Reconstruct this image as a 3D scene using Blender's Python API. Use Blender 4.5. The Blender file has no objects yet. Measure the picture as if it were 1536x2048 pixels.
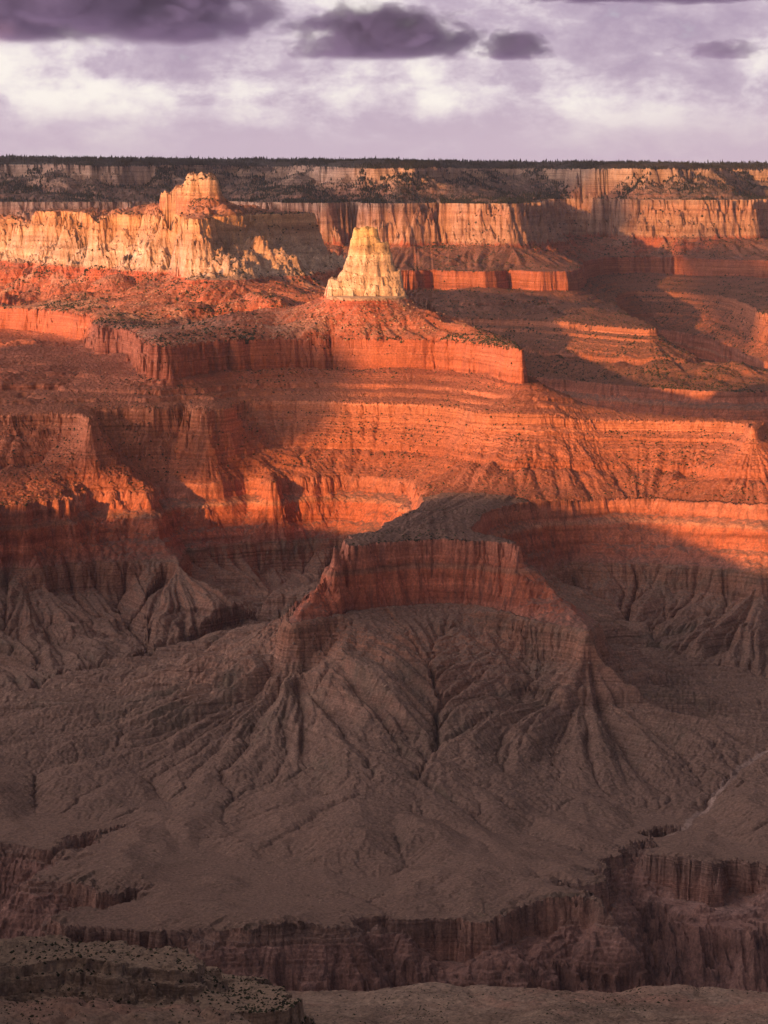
import bpy, math, os, time
import numpy as np
from concurrent.futures import ThreadPoolExecutor
T0 = time.time()
QUAL = float(os.environ.get('TERRAIN_QUALITY', '1.0'))
C = bpy.context.scene.collection
scn = bpy.context.scene
R = math.radians

# ------------------------------------------------------------------ camera
EYE_Z, FOCAL, HORIZON, FW, FH = 2150.0, 5800.0, 440.0, 1536.0, 2048.0     # metres / photo pixels
cam_d = bpy.data.cameras.new('camera')
cam = bpy.data.objects.new('camera', cam_d)
C.objects.link(cam)
cam.location = (0, 0, EYE_Z)
cam.rotation_euler = (R(90), 0, 0)
cam_d.sensor_fit = 'VERTICAL'
cam_d.sensor_height = 24.0
cam_d.lens = 24.0 * FOCAL / FH
cam_d.shift_y = -(FH / 2 - HORIZON) / FH
cam_d.clip_start = 5.0
cam_d.clip_end = 120000.0
scn.camera = cam

# ------------------------------------------------------------------ sun, sky, exposure
SUN_EL, SUN_AZ = R(10.5), R(35.0)            # light travels towards +X sin(az), +Y cos(az)
LD = np.array([math.sin(SUN_AZ) * math.cos(SUN_EL), math.cos(SUN_AZ) * math.cos(SUN_EL), -math.sin(SUN_EL)])
sun_d = bpy.data.lights.new('sun', 'SUN')
sun_d.energy = 4.4
sun_d.angle = R(0.6)
sun_d.color = (1.0, 0.43, 0.13)
sun = bpy.data.objects.new('sun', sun_d)
C.objects.link(sun)
from mathutils import Vector
sun.rotation_euler = Vector(LD).to_track_quat('-Z', 'Y').to_euler()
scn.view_settings.view_transform = 'Standard'
scn.view_settings.look = 'None'
scn.view_settings.exposure = 0.42
scn.view_settings.gamma = 1.0
scn.cycles.max_bounces = 6
scn.cycles.diffuse_bounces = 3
scn.cycles.volume_bounces = 1
scn.cycles.use_denoising = True
scn.cycles.denoiser = 'OPENIMAGEDENOISE'


class NT:
    """small helper around a node tree"""
    def __init__(self, tree):
        self.t = tree
        tree.nodes.clear()

    def n(self, kind, **kw):
        nd = self.t.nodes.new(kind)
        for k, v in kw.items():
            setattr(nd, k, v)
        return nd

    def put(self, sock, v):
        if isinstance(v, bpy.types.NodeSocket):
            self.t.links.new(v, sock)
        elif v is not None:
            if isinstance(v, (tuple, list)) and len(v) == 3 and len(sock.default_value) == 4:
                v = (*v, 1.0)
            sock.default_value = v

    def math(self, op, a, b=None, c=None, clamp=False):
        nd = self.n('ShaderNodeMath', operation=op, use_clamp=clamp)
        for i, v in enumerate((a, b, c)):
            if v is not None:
                self.put(nd.inputs[i], v)
        return nd.outputs[0]

    def maprange(self, x, a, b, c=0.0, d=1.0, smooth=False):
        nd = self.n('ShaderNodeMapRange')
        if smooth:
            nd.interpolation_type = 'SMOOTHSTEP'
        for i, v in enumerate((x, a, b, c, d)):
            self.put(nd.inputs[i], v)
        return nd.outputs[0]

    def mix(self, f, a, b, mode='MIX'):
        nd = self.n('ShaderNodeMix', data_type='RGBA', blend_type=mode)
        self.put(nd.inputs[0], f)
        self.put(nd.inputs[6], a)
        self.put(nd.inputs[7], b)
        return nd.outputs[2]

    def noise(self, vec, scale, detail=4.0, rough=0.55, dist=0.0, w=None):
        nd = self.n('ShaderNodeTexNoise')
        if w is not None:
            nd.noise_dimensions = '4D'
            nd.inputs['W'].default_value = w
        self.put(nd.inputs['Vector'], vec)
        self.put(nd.inputs['Scale'], scale)
        self.put(nd.inputs['Detail'], detail)
        self.put(nd.inputs['Roughness'], rough)
        self.put(nd.inputs['Distortion'], dist)
        return nd.outputs[0]

    def mapping(self, vec, scale, loc=(0, 0, 0)):
        nd = self.n('ShaderNodeMapping')
        self.put(nd.inputs['Vector'], vec)
        nd.inputs['Scale'].default_value = scale
        nd.inputs['Location'].default_value = loc
        return nd.outputs[0]

    def ramp(self, x, stops, interp='LINEAR'):
        nd = self.n('ShaderNodeValToRGB')
        nd.color_ramp.interpolation = interp
        el = nd.color_ramp.elements
        while len(el) < len(stops):
            el.new(0.5)
        for e, (p, c) in zip(el, stops):
            e.position = p
            e.color = (*c, 1.0)
        self.put(nd.inputs[0], x)
        return nd.outputs[0]


world = bpy.data.worlds.new('World')
scn.world = world
world.use_nodes = True
w = NT(world.node_tree)
sky = w.n('ShaderNodeTexSky', sky_type='NISHITA')
sky.sun_disc = False
sky.sun_elevation = SUN_EL
sky.sun_rotation = math.pi + SUN_AZ          # the sun stands behind the viewer, to the left
sky.altitude = 2000
sky.air_density = 1.0
sky.dust_density = 1.5
geo = w.n('ShaderNodeTexCoord').outputs['Generated']
sep = w.n('ShaderNodeSeparateXYZ')
w.put(sep.inputs[0], geo)
dz = sep.outputs[2]
# cloud cover: pale heaps near the horizon, a dark deck overhead
warp = w.n('ShaderNodeVectorMath', operation='MULTIPLY_ADD')
wn = w.n('ShaderNodeTexNoise')
w.put(wn.inputs['Vector'], w.mapping(geo, (14, 14, 30)))
wn.inputs['Scale'].default_value = 1.0
w.put(warp.inputs[0], wn.outputs['Color'])
warp.inputs[1].default_value = (0.014, 0.014, 0.008)
w.put(warp.inputs[2], geo)
gw = warp.outputs[0]
big = w.noise(w.mapping(gw, (10.0, 10.0, 30.0), (0.4, 0.2, 0.1)), 1.0, 9.0, 0.55)
heap = w.noise(w.mapping(gw, (30.0, 30.0, 52.0), (3.1, 1.7, 0.4)), 1.0, 12.0, 0.62)
thin = w.noise(w.mapping(gw, (7.0, 7.0, 95.0), (1.1, 4.7, 2.4)), 1.0, 7.0, 0.55)
fine_ = w.noise(w.mapping(gw, (85.0, 85.0, 130.0), (2.2, 7.7, 1.4)), 1.0, 8.0, 0.6)
k = w.math('ADD', w.math('ADD', w.math('MULTIPLY', big, 0.38), w.math('MULTIPLY', heap, 0.36)), w.math('ADD', w.math('MULTIPLY', thin, 0.12), w.math('MULTIPLY', fine_, 0.14)))
cl = w.ramp(k, [(0.40, (0.42, 0.31, 0.44)), (0.465, (0.58, 0.46, 0.57)), (0.505, (0.77, 0.66, 0.72)), (0.535, (0.90, 0.81, 0.80)), (0.575, (1.0, 0.92, 0.86))])
low = w.math('ADD', w.maprange(dz, 0.022, 0.048, 0.0, 1.0, True), w.math('MULTIPLY', w.math('SUBTRACT', heap, 0.5), 1.2), clamp=True)
cl = w.mix(low, (0.60, 0.46, 0.57), cl)
deck = w.maprange(dz, 0.085, 0.20, 0.0, 1.0, True)
cl = w.mix(deck, cl, (0.075, 0.068, 0.08))
bg_sky = w.n('ShaderNodeBackground')
w.put(bg_sky.inputs[0], sky.outputs[0])
bg_sky.inputs[1].default_value = 0.10
bg_cl = w.n('ShaderNodeBackground')
sunward = w.n('ShaderNodeVectorMath', operation='DOT_PRODUCT')
w.put(sunward.inputs[0], geo)
sunward.inputs[1].default_value = (-0.86, -0.16, 0.48)       # the western half of the sky glows
glow = w.maprange(sunward.outputs['Value'], 0.0, 1.0, 0.0, 1.0)
glowp = w.math('POWER', glow, 4.0)
w.put(bg_cl.inputs[0], w.mix(w.math('MULTIPLY', glowp, 3.0, clamp=True), cl, w.mix(1.0, cl, (1.08, 0.94, 0.80), 'MULTIPLY')))
w.put(bg_cl.inputs[1], w.math('ADD', w.math('MULTIPLY', glowp, 19.0), 0.74))
msh = w.n('ShaderNodeMixShader')
w.put(msh.inputs[0], w.maprange(k, 0.30, 0.40, 0.6, 0.96))
w.t.links.new(bg_sky.outputs[0], msh.inputs[1])
w.t.links.new(bg_cl.outputs[0], msh.inputs[2])
wo = w.n('ShaderNodeOutputWorld')
w.t.links.new(msh.outputs[0], wo.inputs[0])


# ------------------------------------------------------------------ rock strata and where their edges run
# S is the height in the layered rock; the beds dip, so the true height is z = S + DIP * (Y - 7000)
DIP = 0.0187
LEVEL = [2273.0, 2128.0, 1960.0, 1876.0, 1752.0, 1598.0, 1473.0, 1255.0]


def I(S, *uv):
    """points of a bed edge at strata height S, sighted along photo rays"""
    out = []
    for u, v in uv:
        Y = FOCAL * (EYE_Z + DIP * 7000 - S) / (v - HORIZON + DIP * FOCAL)
        out.append(((u - FW / 2) / FOCAL * Y, Y))
    return out


def W(k, pts):
    """hidden or off-picture points, drawn for an older bed height, moved with the bed"""
    f0 = (2281 - LEVEL[k]) / (2281 - [0, 0, 1960, 1870, 1740, 1590, 1465][k])
    out = []
    for x, y in pts:
        f = f0 + (1 - f0) * min(max((y - 8200) / 1300.0, 0), 1)
        out.append((x * f, y * f))
    return out


FARBACK = [(6500, 17500), (-6500, 17500)]
POLY = {0: [], 1: [], 2: [], 3: [], 4: [], 5: [], 6: [], 7: []}
# north rim (far wall)
POLY[0].append([(-6500, 13600), (-2600, 13400), (-1900, 14000), (-1560, 13700), (-1480, 13050), (-1250, 12950), (-1000, 13000), (-900, 13450),
                (-700, 13900), (-420, 13700), (-300, 12700), (-190, 12480), (20, 12430), (185, 12480), (235, 12800), (330, 13900), (600, 14300),
                (850, 14000), (960, 13450), (1150, 13260), (1400, 13280), (1560, 13480), (1650, 14300), (2000, 14500), (2600, 13700), (6500, 13500)] + FARBACK)
POLY[1].append([(-6500, 12500), (-2200, 12500), (-1500, 12250), (-1000, 12300), (-760, 12600), (-640, 12350), (-430, 11980), (-175, 11880), (-150, 12300), (-105, 12290),
                (-70, 11800), (185, 11780), (205, 12250), (240, 12240), (272, 11740), (552, 11720), (610, 12000), (690, 12900), (800, 13450), (960, 13450),
                (1110, 13060), (1400, 12960), (1640, 12980), (1720, 13200), (1800, 13700), (2600, 13100), (6500, 13000)] + FARBACK)
POLY[2].append([(-6500, 12430), (-2200, 12420), (-1500, 12150), (-1000, 12180), (-760, 12450), (-660, 12220), (-440, 11900), (-180, 11790), (-140, 12050),
                (-65, 11720), (195, 11690), (228, 12040), (275, 11650), (570, 11620), (680, 11900), (780, 12800), (860, 13330), (950, 13330),
                (1110, 12960), (1400, 12870), (1650, 12890), (1770, 13100), (1850, 13550), (2600, 13000), (6500, 12900)] + FARBACK)
POLY[3].append([(-6500, 11400), (-1500, 11350), (-600, 11350), (-250, 11300), (100, 11130), (190, 11320), (240, 11130), (420, 11080), (475, 11280),
                (560, 11080), (735, 11130), (790, 11600), (850, 12300), (980, 12850), (1250, 12830), (1480, 12500), (1720, 12300), (2200, 12400), (6500, 12200)] + FARBACK)
POLY[4].append([(-6500, 11000), (-1500, 10980), (-700, 10800), (0, 10550), (245, 10250), (573, 10050), (790, 9620), (890, 9470), (910, 9700), (885, 10300), (890, 11000), (950, 12000),
                (1050, 12450), (1230, 12400), (1420, 11900), (1400, 11000), (1370, 10600), (1450, 10200), (1900, 10000), (6500, 9900)] + FARBACK)
POLY[5].append([(-6500, 10850), (-1200, 10830), (-300, 10700), (0, 10300), (200, 9800), (600, 9200), (950, 8800), (1100, 8740), (1600, 8880), (2200, 8800), (2250, 9100), (1700, 9260), (1300, 9420), (1060, 9750), (930, 10300), (925, 11000), (985, 11800), (1090, 12120), (1220, 11900), (1310, 11300), (1300, 10600), (1330, 10050), (1500, 9700), (1900, 9600), (6500, 9500)] + FARBACK)
POLY[6].append([(-6500, 10780), (-1200, 10760), (-330, 10640), (-40, 10230), (160, 9700), (560, 9080), (920, 8700), (1100, 8620), (1600, 8770), (2280, 8680), (2330, 9150), (1720, 9320), (1340, 9470), (1060, 9770), (950, 10300), (945, 11000), (1040, 11750), (1110, 11960), (1200, 11870), (1285, 11300), (1280, 10600), (1315, 10040), (1490, 9660), (1880, 9500), (6500, 9400)] + FARBACK)
# layered butte, left
POLY[0].append([(-705, 8990), (-690, 8920), (-600, 8830), (-510, 8815), (-498, 8880), (-560, 8990)])
POLY[1].append([(-2500, 10350), (-1800, 10030), (-1330, 9960), (-1110, 9790), (-995, 9580), (-945, 9420), (-830, 9160), (-745, 9000), (-660, 8880), (-602, 8780), (-572, 8500), (-535, 8410),
                (-492, 8520), (-470, 8760), (-390, 9060), (-300, 9300), (-300, 9500), (-600, 9700), (-1000, 10000), (-1500, 10180)])
POLY[2].append([(-2500, 10080), (-1800, 9980)] + I(1960, (0, 520), (80, 527), (150, 535), (200, 537), (250, 542), (310, 545), (375, 549), (383, 558), (440, 560), (495, 561)) +
               [(-330, 8300), (-235, 8520), (-180, 8800), (-150, 9200), (-200, 9600), (-600, 9800), (-1000, 10100), (-1500, 10240), (-2500, 10400)])
# pale pinnacle
POLY[1].append([(-78, 7050), (-72, 7020), (-45, 7012), (-20, 7018), (-12, 7046), (-28, 7085), (-62, 7088)])
POLY[2].append(I(1960, (650, 598), (700, 600), (760, 600), (806, 598)) + [(72, 7090), (62, 7180), (0, 7240), (-90, 7240), (-152, 7150)])
# red mesa that carries both
POLY[3].append([(-3500, 9000), (-1700, 8600)] + I(LEVEL[3], (0, 612), (125, 620), (185, 632), (195, 652), (258, 656), (285, 676), (302, 688), (345, 690), (420, 680), (530, 676), (640, 673),
               (768, 677), (903, 677), (968, 685), (1046, 699)) + W(3, [(318, 6620), (300, 6850), (278, 7100), (210, 7280), (150, 7450), (20, 8000), (20, 8700), (-50, 9400), (-300, 9800), (-500, 9950), (-1500, 10310), (-3500, 10460)]))
POLY[4].append(W(4, [(-3500, 7800), (-2200, 7000), (-1400, 6500)]) + I(LEVEL[4], (0, 824), (160, 821), (182, 834)) + W(4, [(-655, 6520), (-600, 6570)]) +
               I(LEVEL[4], (300, 812), (345, 808), (380, 802), (400, 816), (462, 812), (478, 798), (560, 795), (700, 799), (850, 803), (930, 810), (958, 821), (1050, 823), (1138, 823), (1160, 821),
                 (1300, 821), (1490, 825), (1514, 838)) +
               W(4, [(850, 6420), (720, 6500), (560, 6580), (430, 6870), (400, 7200), (330, 7500), (200, 8000), (150, 8700), (80, 9300), (-100, 9900), (-400, 10100), (-1500, 10430), (-3500, 10560)]))
POLY[5].append(W(5, [(-3500, 7000), (-2500, 6300), (-1600, 5900), (-1000, 5830)]) + I(LEVEL[5], (0, 1010), (100, 1000), (175, 984), (230, 984), (286, 981), (292, 984)) + W(5, [(-505, 6350)]) +
               I(LEVEL[5], (345, 962), (425, 966), (500, 955), (552, 966), (562, 953), (600, 955), (700, 950), (768, 954), (838, 960), (846, 985), (845, 1010), (770, 1047), (700, 1080), (660, 1096),
                 (690, 1092), (780, 1084), (850, 1081), (940, 1082), (1000, 1086), (1036, 1092), (1030, 1084), (1000, 1073), (940, 1062), (955, 1040), (983, 1020), (1028, 1005), (1118, 997), (1218, 992),
                 (1318, 993), (1418, 1000), (1536, 1006)) +
               W(5, [(1000, 5980), (1300, 6100), (1500, 6400), (1300, 6900), (900, 7000), (700, 7200), (560, 7600), (420, 8100), (330, 8700), (200, 9400), (0, 9950), (-300, 10250), (-1500, 10530), (-3500, 10670)]))
POLY[6].append(W(6, [(-3500, 6800), (-2500, 6150), (-1700, 5750), (-1000, 5680)]) + I(LEVEL[6], (0, 1136), (60, 1139), (120, 1129), (250, 1121), (342, 1117), (360, 1122)) + W(6, [(-425, 6180)]) +
               I(LEVEL[6], (385, 1099), (440, 1089), (560, 1083), (640, 1077), (685, 1075)) +
               W(6, [(-40, 6250), (-42, 6000), (-80, 5750), (-132, 5500), (-160, 5320), (-176, 5190), (-160, 5136), (-112, 5160), (-75, 5212), (-30, 5262),
                (70, 5305), (165, 5298), (205, 5232), (250, 5192), (300, 5155)]) + I(LEVEL[6], (1120, 1252), (1162, 1256), (1172, 1262)) +
               W(6, [(368, 5190), (345, 5350), (300, 5480), (262, 5600), (270, 5700), (330, 5830)]) + I(LEVEL[6], (1130, 1122), (1200, 1126), (1300, 1128), (1400, 1134), (1536, 1148)) +
               W(6, [(1000, 5830), (1400, 5950), (1700, 6400), (1500, 7000), (1000, 7150), (800, 7350), (650, 7700), (500, 8200), (400, 8750), (300, 9500), (80, 10050), (-250, 10330), (-1500, 10600), (-3500, 10740)]))
# rim of the platform above the inner gorge
POLY[7].append([(-6500, 4900), (-3000, 4600), (-1500, 4420), (-900, 4500)] +
               I(1255, (0, 1686), (90, 1689), (160, 1663), (245, 1645), (205, 1664), (165, 1692), (100, 1735), (74, 1746), (100, 1756), (150, 1766), (220, 1790), (293, 1773), (225, 1802), (140, 1812),
                 (105, 1832), (170, 1852), (300, 1866), (400, 1864), (520, 1860), (600, 1856), (690, 1848), (760, 1822), (800, 1832), (900, 1834), (960, 1832), (1060, 1816), (1190, 1802), (1203, 1822),
                 (1196, 1800), (1160, 1782), (1118, 1768), (1178, 1780), (1184, 1740), (1180, 1700), (1218, 1700), (1290, 1666), (1340, 1646), (1326, 1664), (1298, 1682), (1312, 1702), (1345, 1712), (1400, 1726), (1440, 1734),
                 (1452, 1714), (1500, 1718), (1536, 1724)) +
               [(900, 4240), (1500, 4300), (2500, 4200), (6500, 4300)] + FARBACK)


def chaikin(P):
    P = np.asarray(P, float)
    Q = np.roll(P, -1, 0)
    return np.stack([0.8 * P + 0.2 * Q, 0.2 * P + 0.8 * Q], 1).reshape(-1, 2)


def area(P):
    x, y = P[:, 0], P[:, 1]
    return 0.5 * np.sum(x * np.roll(y, -1) - y * np.roll(x, -1))


def prep(P, smooth=True):
    P = np.asarray(P, float)
    if area(P) < 0:
        P = P[::-1]
    if smooth:
        P = chaikin(P)
    return P


PREP = {k: [prep(p) for p in v] for k, v in POLY.items()}


def sdf(polys, X, Y, want_arc=False):
    """signed distance to a set of counter-clockwise polygons (negative inside); optionally a coordinate that runs along the edge"""
    best = np.full(X.shape, 1e9, np.float32)
    arc = np.zeros(X.shape, np.float32) if want_arc else None
    out = np.full(X.shape, 1e9, np.float32)
    off = 0.0
    for P in polys:
        Q = np.roll(P, -1, 0)
        d2 = np.full(X.shape, 1e12, np.float32)
        inside = np.zeros(X.shape, bool)
        a = off
        th = 0.0
        prev = None
        ac = np.zeros(X.shape, np.float32) if want_arc else None
        for (ax, ay), (bx, by) in zip(P, Q):
            ex, ey = bx - ax, by - ay
            L = math.hypot(ex, ey)
            if L < 1e-6:
                continue
            ang = math.atan2(ey, ex)
            if prev is not None:
                th += (ang - prev + math.pi) % (2 * math.pi) - math.pi
            prev = ang
            px, py = X - np.float32(ax), Y - np.float32(ay)
            t = np.clip((px * ex + py * ey) / (L * L), 0, 1)
            qx, qy = px - t * ex, py - t * ey
            dd = qx * qx + qy * qy
            m = dd < d2
            if want_arc:
                nx, ny = ey / L, -ex / L
                dl = np.arctan2(nx * qy - ny * qx, nx * qx + ny * qy)
                ac = np.where(m, a + t * L + 160.0 * (th + dl), ac)
            d2 = np.where(m, dd, d2)
            if ay != by:
                c = (ay > Y) != (by > Y)
                inside ^= c & (X < (ax + (Y - ay) * (ex / ey)))
            a += L
        off = a + 5000.0
        d = np.sqrt(d2)
        d = np.where(inside, -d, d)
        if want_arc:
            arc = np.where(d < out, ac, arc)
        out = np.minimum(out, d)
    return (out, arc) if want_arc else out


# ------------------------------------------------------------------ noise
_rng = np.random.RandomState(7)
_ang = _rng.rand(32, 256, 256).astype(np.float32) * 2 * np.pi
_GX, _GY = np.cos(_ang), np.sin(_ang)


def perlin(x, y, seed=0):
    gx, gy = _GX[seed % 32], _GY[seed % 32]
    xf, yf = np.floor(x), np.floor(y)
    fx, fy = (x - xf).astype(np.float32), (y - yf).astype(np.float32)
    ix, iy = xf.astype(np.int32) & 255, yf.astype(np.int32) & 255
    jx, jy = (ix + 1) & 255, (iy + 1) & 255
    u = fx * fx * fx * (fx * (fx * 6 - 15) + 10)
    v = fy * fy * fy * (fy * (fy * 6 - 15) + 10)
    a = gx[ix, iy] * fx + gy[ix, iy] * fy
    b = gx[jx, iy] * (fx - 1) + gy[jx, iy] * fy
    c = gx[ix, jy] * fx + gy[ix, jy] * (fy - 1)
    d = gx[jx, jy] * (fx - 1) + gy[jx, jy] * (fy - 1)
    return 1.5 * ((a + u * (b - a)) * (1 - v) + (c + u * (d - c)) * v)


def fbm(x, y, wl, octs, seed, gain=0.5):
    out = 0
    amp = 1.0
    f = 1.0 / wl
    for i in range(octs):
        out = out + amp * perlin(x * f + 17.3 * i, y * f - 9.1 * i, seed + i)
        amp *= gain
        f *= 2.03
    return out


def billow(x, y, wl, octs, seed, gain=0.5):
    out = 0
    amp = 1.0
    f = 1.0 / wl
    for i in range(octs):
        out = out + amp * (np.abs(perlin(x * f + 31.7 * i, y * f + 4.9 * i, seed + i)) * 2 - 0.55)
        amp *= gain
        f *= 2.1
    return out


def crenel(X, Y, seed, amps):
    """sharp re-entrants and rounded noses along a cliff edge: (wavelength, amplitude) pairs"""
    s = 0
    for i, (wl, a) in enumerate(amps):
        s = s + a * (0.62 * (np.abs(perlin(X / wl + 3.3 * i, Y / wl - 1.7 * i, seed + i)) * 2.2 - 0.6) + 0.55 * perlin(X / (1.7 * wl) - 5.1 * i, Y / (1.7 * wl), seed + i + 7))
        if 10 < wl < 70:                              # vertical joints: flat faces that step in and out
            s = s + 0.55 * a * np.round(2.6 * perlin(X / (1.3 * wl) + 9, Y / (1.3 * wl) - 4, seed + i + 13)) / 1.6
    return s


def sst(x, a, b):
    t = np.clip((x - a) / (b - a), 0, 1)
    return t * t * (3 - 2 * t)


def ledge_table(lo, hi, pmin, pmax, cliff_h, cliff_w, seed):
    """steps: the rise of each bed happens mostly in a short cliff"""
    r = np.random.RandomState(seed)
    xs, ys = [lo], [lo]
    s = lo
    while s < hi:
        p = min(r.uniform(pmin, pmax), hi - s + 1e-3)
        ch = cliff_h * r.uniform(0.5, 1.2)
        ch = min(ch, 0.9)
        xs += [s + p * (1 - cliff_w), s + p]
        ys += [s + p * (1 - ch), s + p]
        s += p
    return np.array(xs), np.array(ys)


LT_SUPAI = ledge_table(1598, 1876, 9, 30, 0.62, 0.14, 3)
LT_SUPAI2 = ledge_table(1598, 1876, 3, 8, 0.55, 0.2, 5)
LT_BA = ledge_table(1255, 1473, 14, 36, 0.42, 0.12, 9)
LT_TON = ledge_table(1250, 1320, 3, 9, 0.62, 0.16, 21)
LT_TON = (np.concatenate([[0], LT_TON[0], [3000]]), np.concatenate([[0], LT_TON[1], [3000]]))
LT_TAP = ledge_table(860, 1256, 3, 9, 0.6, 0.2, 4)
LT_COCO = ledge_table(1960, 2128, 14, 40, 0.35, 0.08, 6)
LT_PIN = ledge_table(1955, 2140, 5, 16, 0.7, 0.3, 31)
LT_KAI = ledge_table(2128, 2330, 6, 22, 0.55, 0.16, 8)
WASH = np.array(I(1262, (1336, 1650), (1380, 1626), (1430, 1588), (1476, 1566), (1536, 1549)) + [(1100, 4960), (1700, 5150)])
WASH2 = np.array(I(1150, (1215, 1742), (1235, 1765), (1290, 1800), (1310, 1830), (1330, 1870), (1350, 1900)))


def polyline_dist(P, X, Y):
    d2 = np.full(X.shape, 1e12, np.float32)
    for (ax, ay), (bx, by) in zip(P[:-1], P[1:]):
        ex, ey = bx - ax, by - ay
        t = np.clip(((X - ax) * ex + (Y - ay) * ey) / (ex * ex + ey * ey), 0, 1)
        d2 = np.minimum(d2, (X - ax - t * ex) ** 2 + (Y - ay - t * ey) ** 2)
    return np.sqrt(d2)


B1 = prep([(-1500, 2880), (-700, 2850), (-390, 2835), (-330, 2862), (-280, 2842), (-230, 2850), (-186, 2868), (-180, 2905), (-215, 2960), (-330, 3010), (-700, 3040), (-1500, 3060)])
B2 = prep([(-1500, 2790), (-200, 2815), (-150, 2800), (-95, 2795), (-84, 2830), (-92, 2890), (-130, 2930), (-200, 2990), (-400, 3070), (-1500, 3100)])
B3 = prep([(-1500, 2200), (-140, 2200), (-120, 2400), (-128, 2520), (-165, 2590), (-300, 2612), (-700, 2620), (-1500, 2600)])


def blk(u0, u1, v, Y0, depth, h, w=1.0, slope=1.4):
    """a jointed block of the pinnacle: photo columns u0..u1, top at row v, standing at distance Y0"""
    x0, x1 = (u0 - FW / 2) / FOCAL * Y0, (u1 - FW / 2) / FOCAL * Y0
    top = EYE_Z - (v - HORIZON) / FOCAL * Y0 - DIP * (Y0 - 7000)
    m = 0.5 * (x0 + x1)
    return prep([(x0, Y0 + 3), (x0 + 3, Y0 - 2), (m, Y0 - 7), (x1 - 2, Y0), (x1, Y0 + 5), (x1 - 3, Y0 + depth), (x0 + 4, Y0 + depth)], False), top, h, w, slope


PIN_BLOCKS = [blk(706, 751, 457, 7066, 46, 46, .3), blk(714, 738, 472, 7056, 40, 44, .5, 1.2), blk(738, 773, 486, 7060, 60, 44, .45), blk(693, 722, 512, 7056, 60, 44, .5),
              blk(722, 760, 506, 7046, 60, 36, .8), blk(752, 779, 507, 7048, 60, 46, .5), blk(762, 797, 541, 7044, 90, 46, .5), blk(678, 705, 545, 7044, 80, 34, .6), blk(700, 730, 548, 7036, 80, 40, .9),
              blk(732, 768, 552, 7032, 80, 42, .9), blk(659, 690, 560, 7040, 100, 38, .6), blk(782, 803, 568, 7040, 90, 36, .5), blk(684, 716, 578, 7026, 90, 24, .9), blk(722, 752, 582, 7020, 90, 22, .9), blk(756, 786, 574, 7026, 90, 28, .9),
              blk(653, 676, 583, 7032, 100, 22, .6)]


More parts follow.
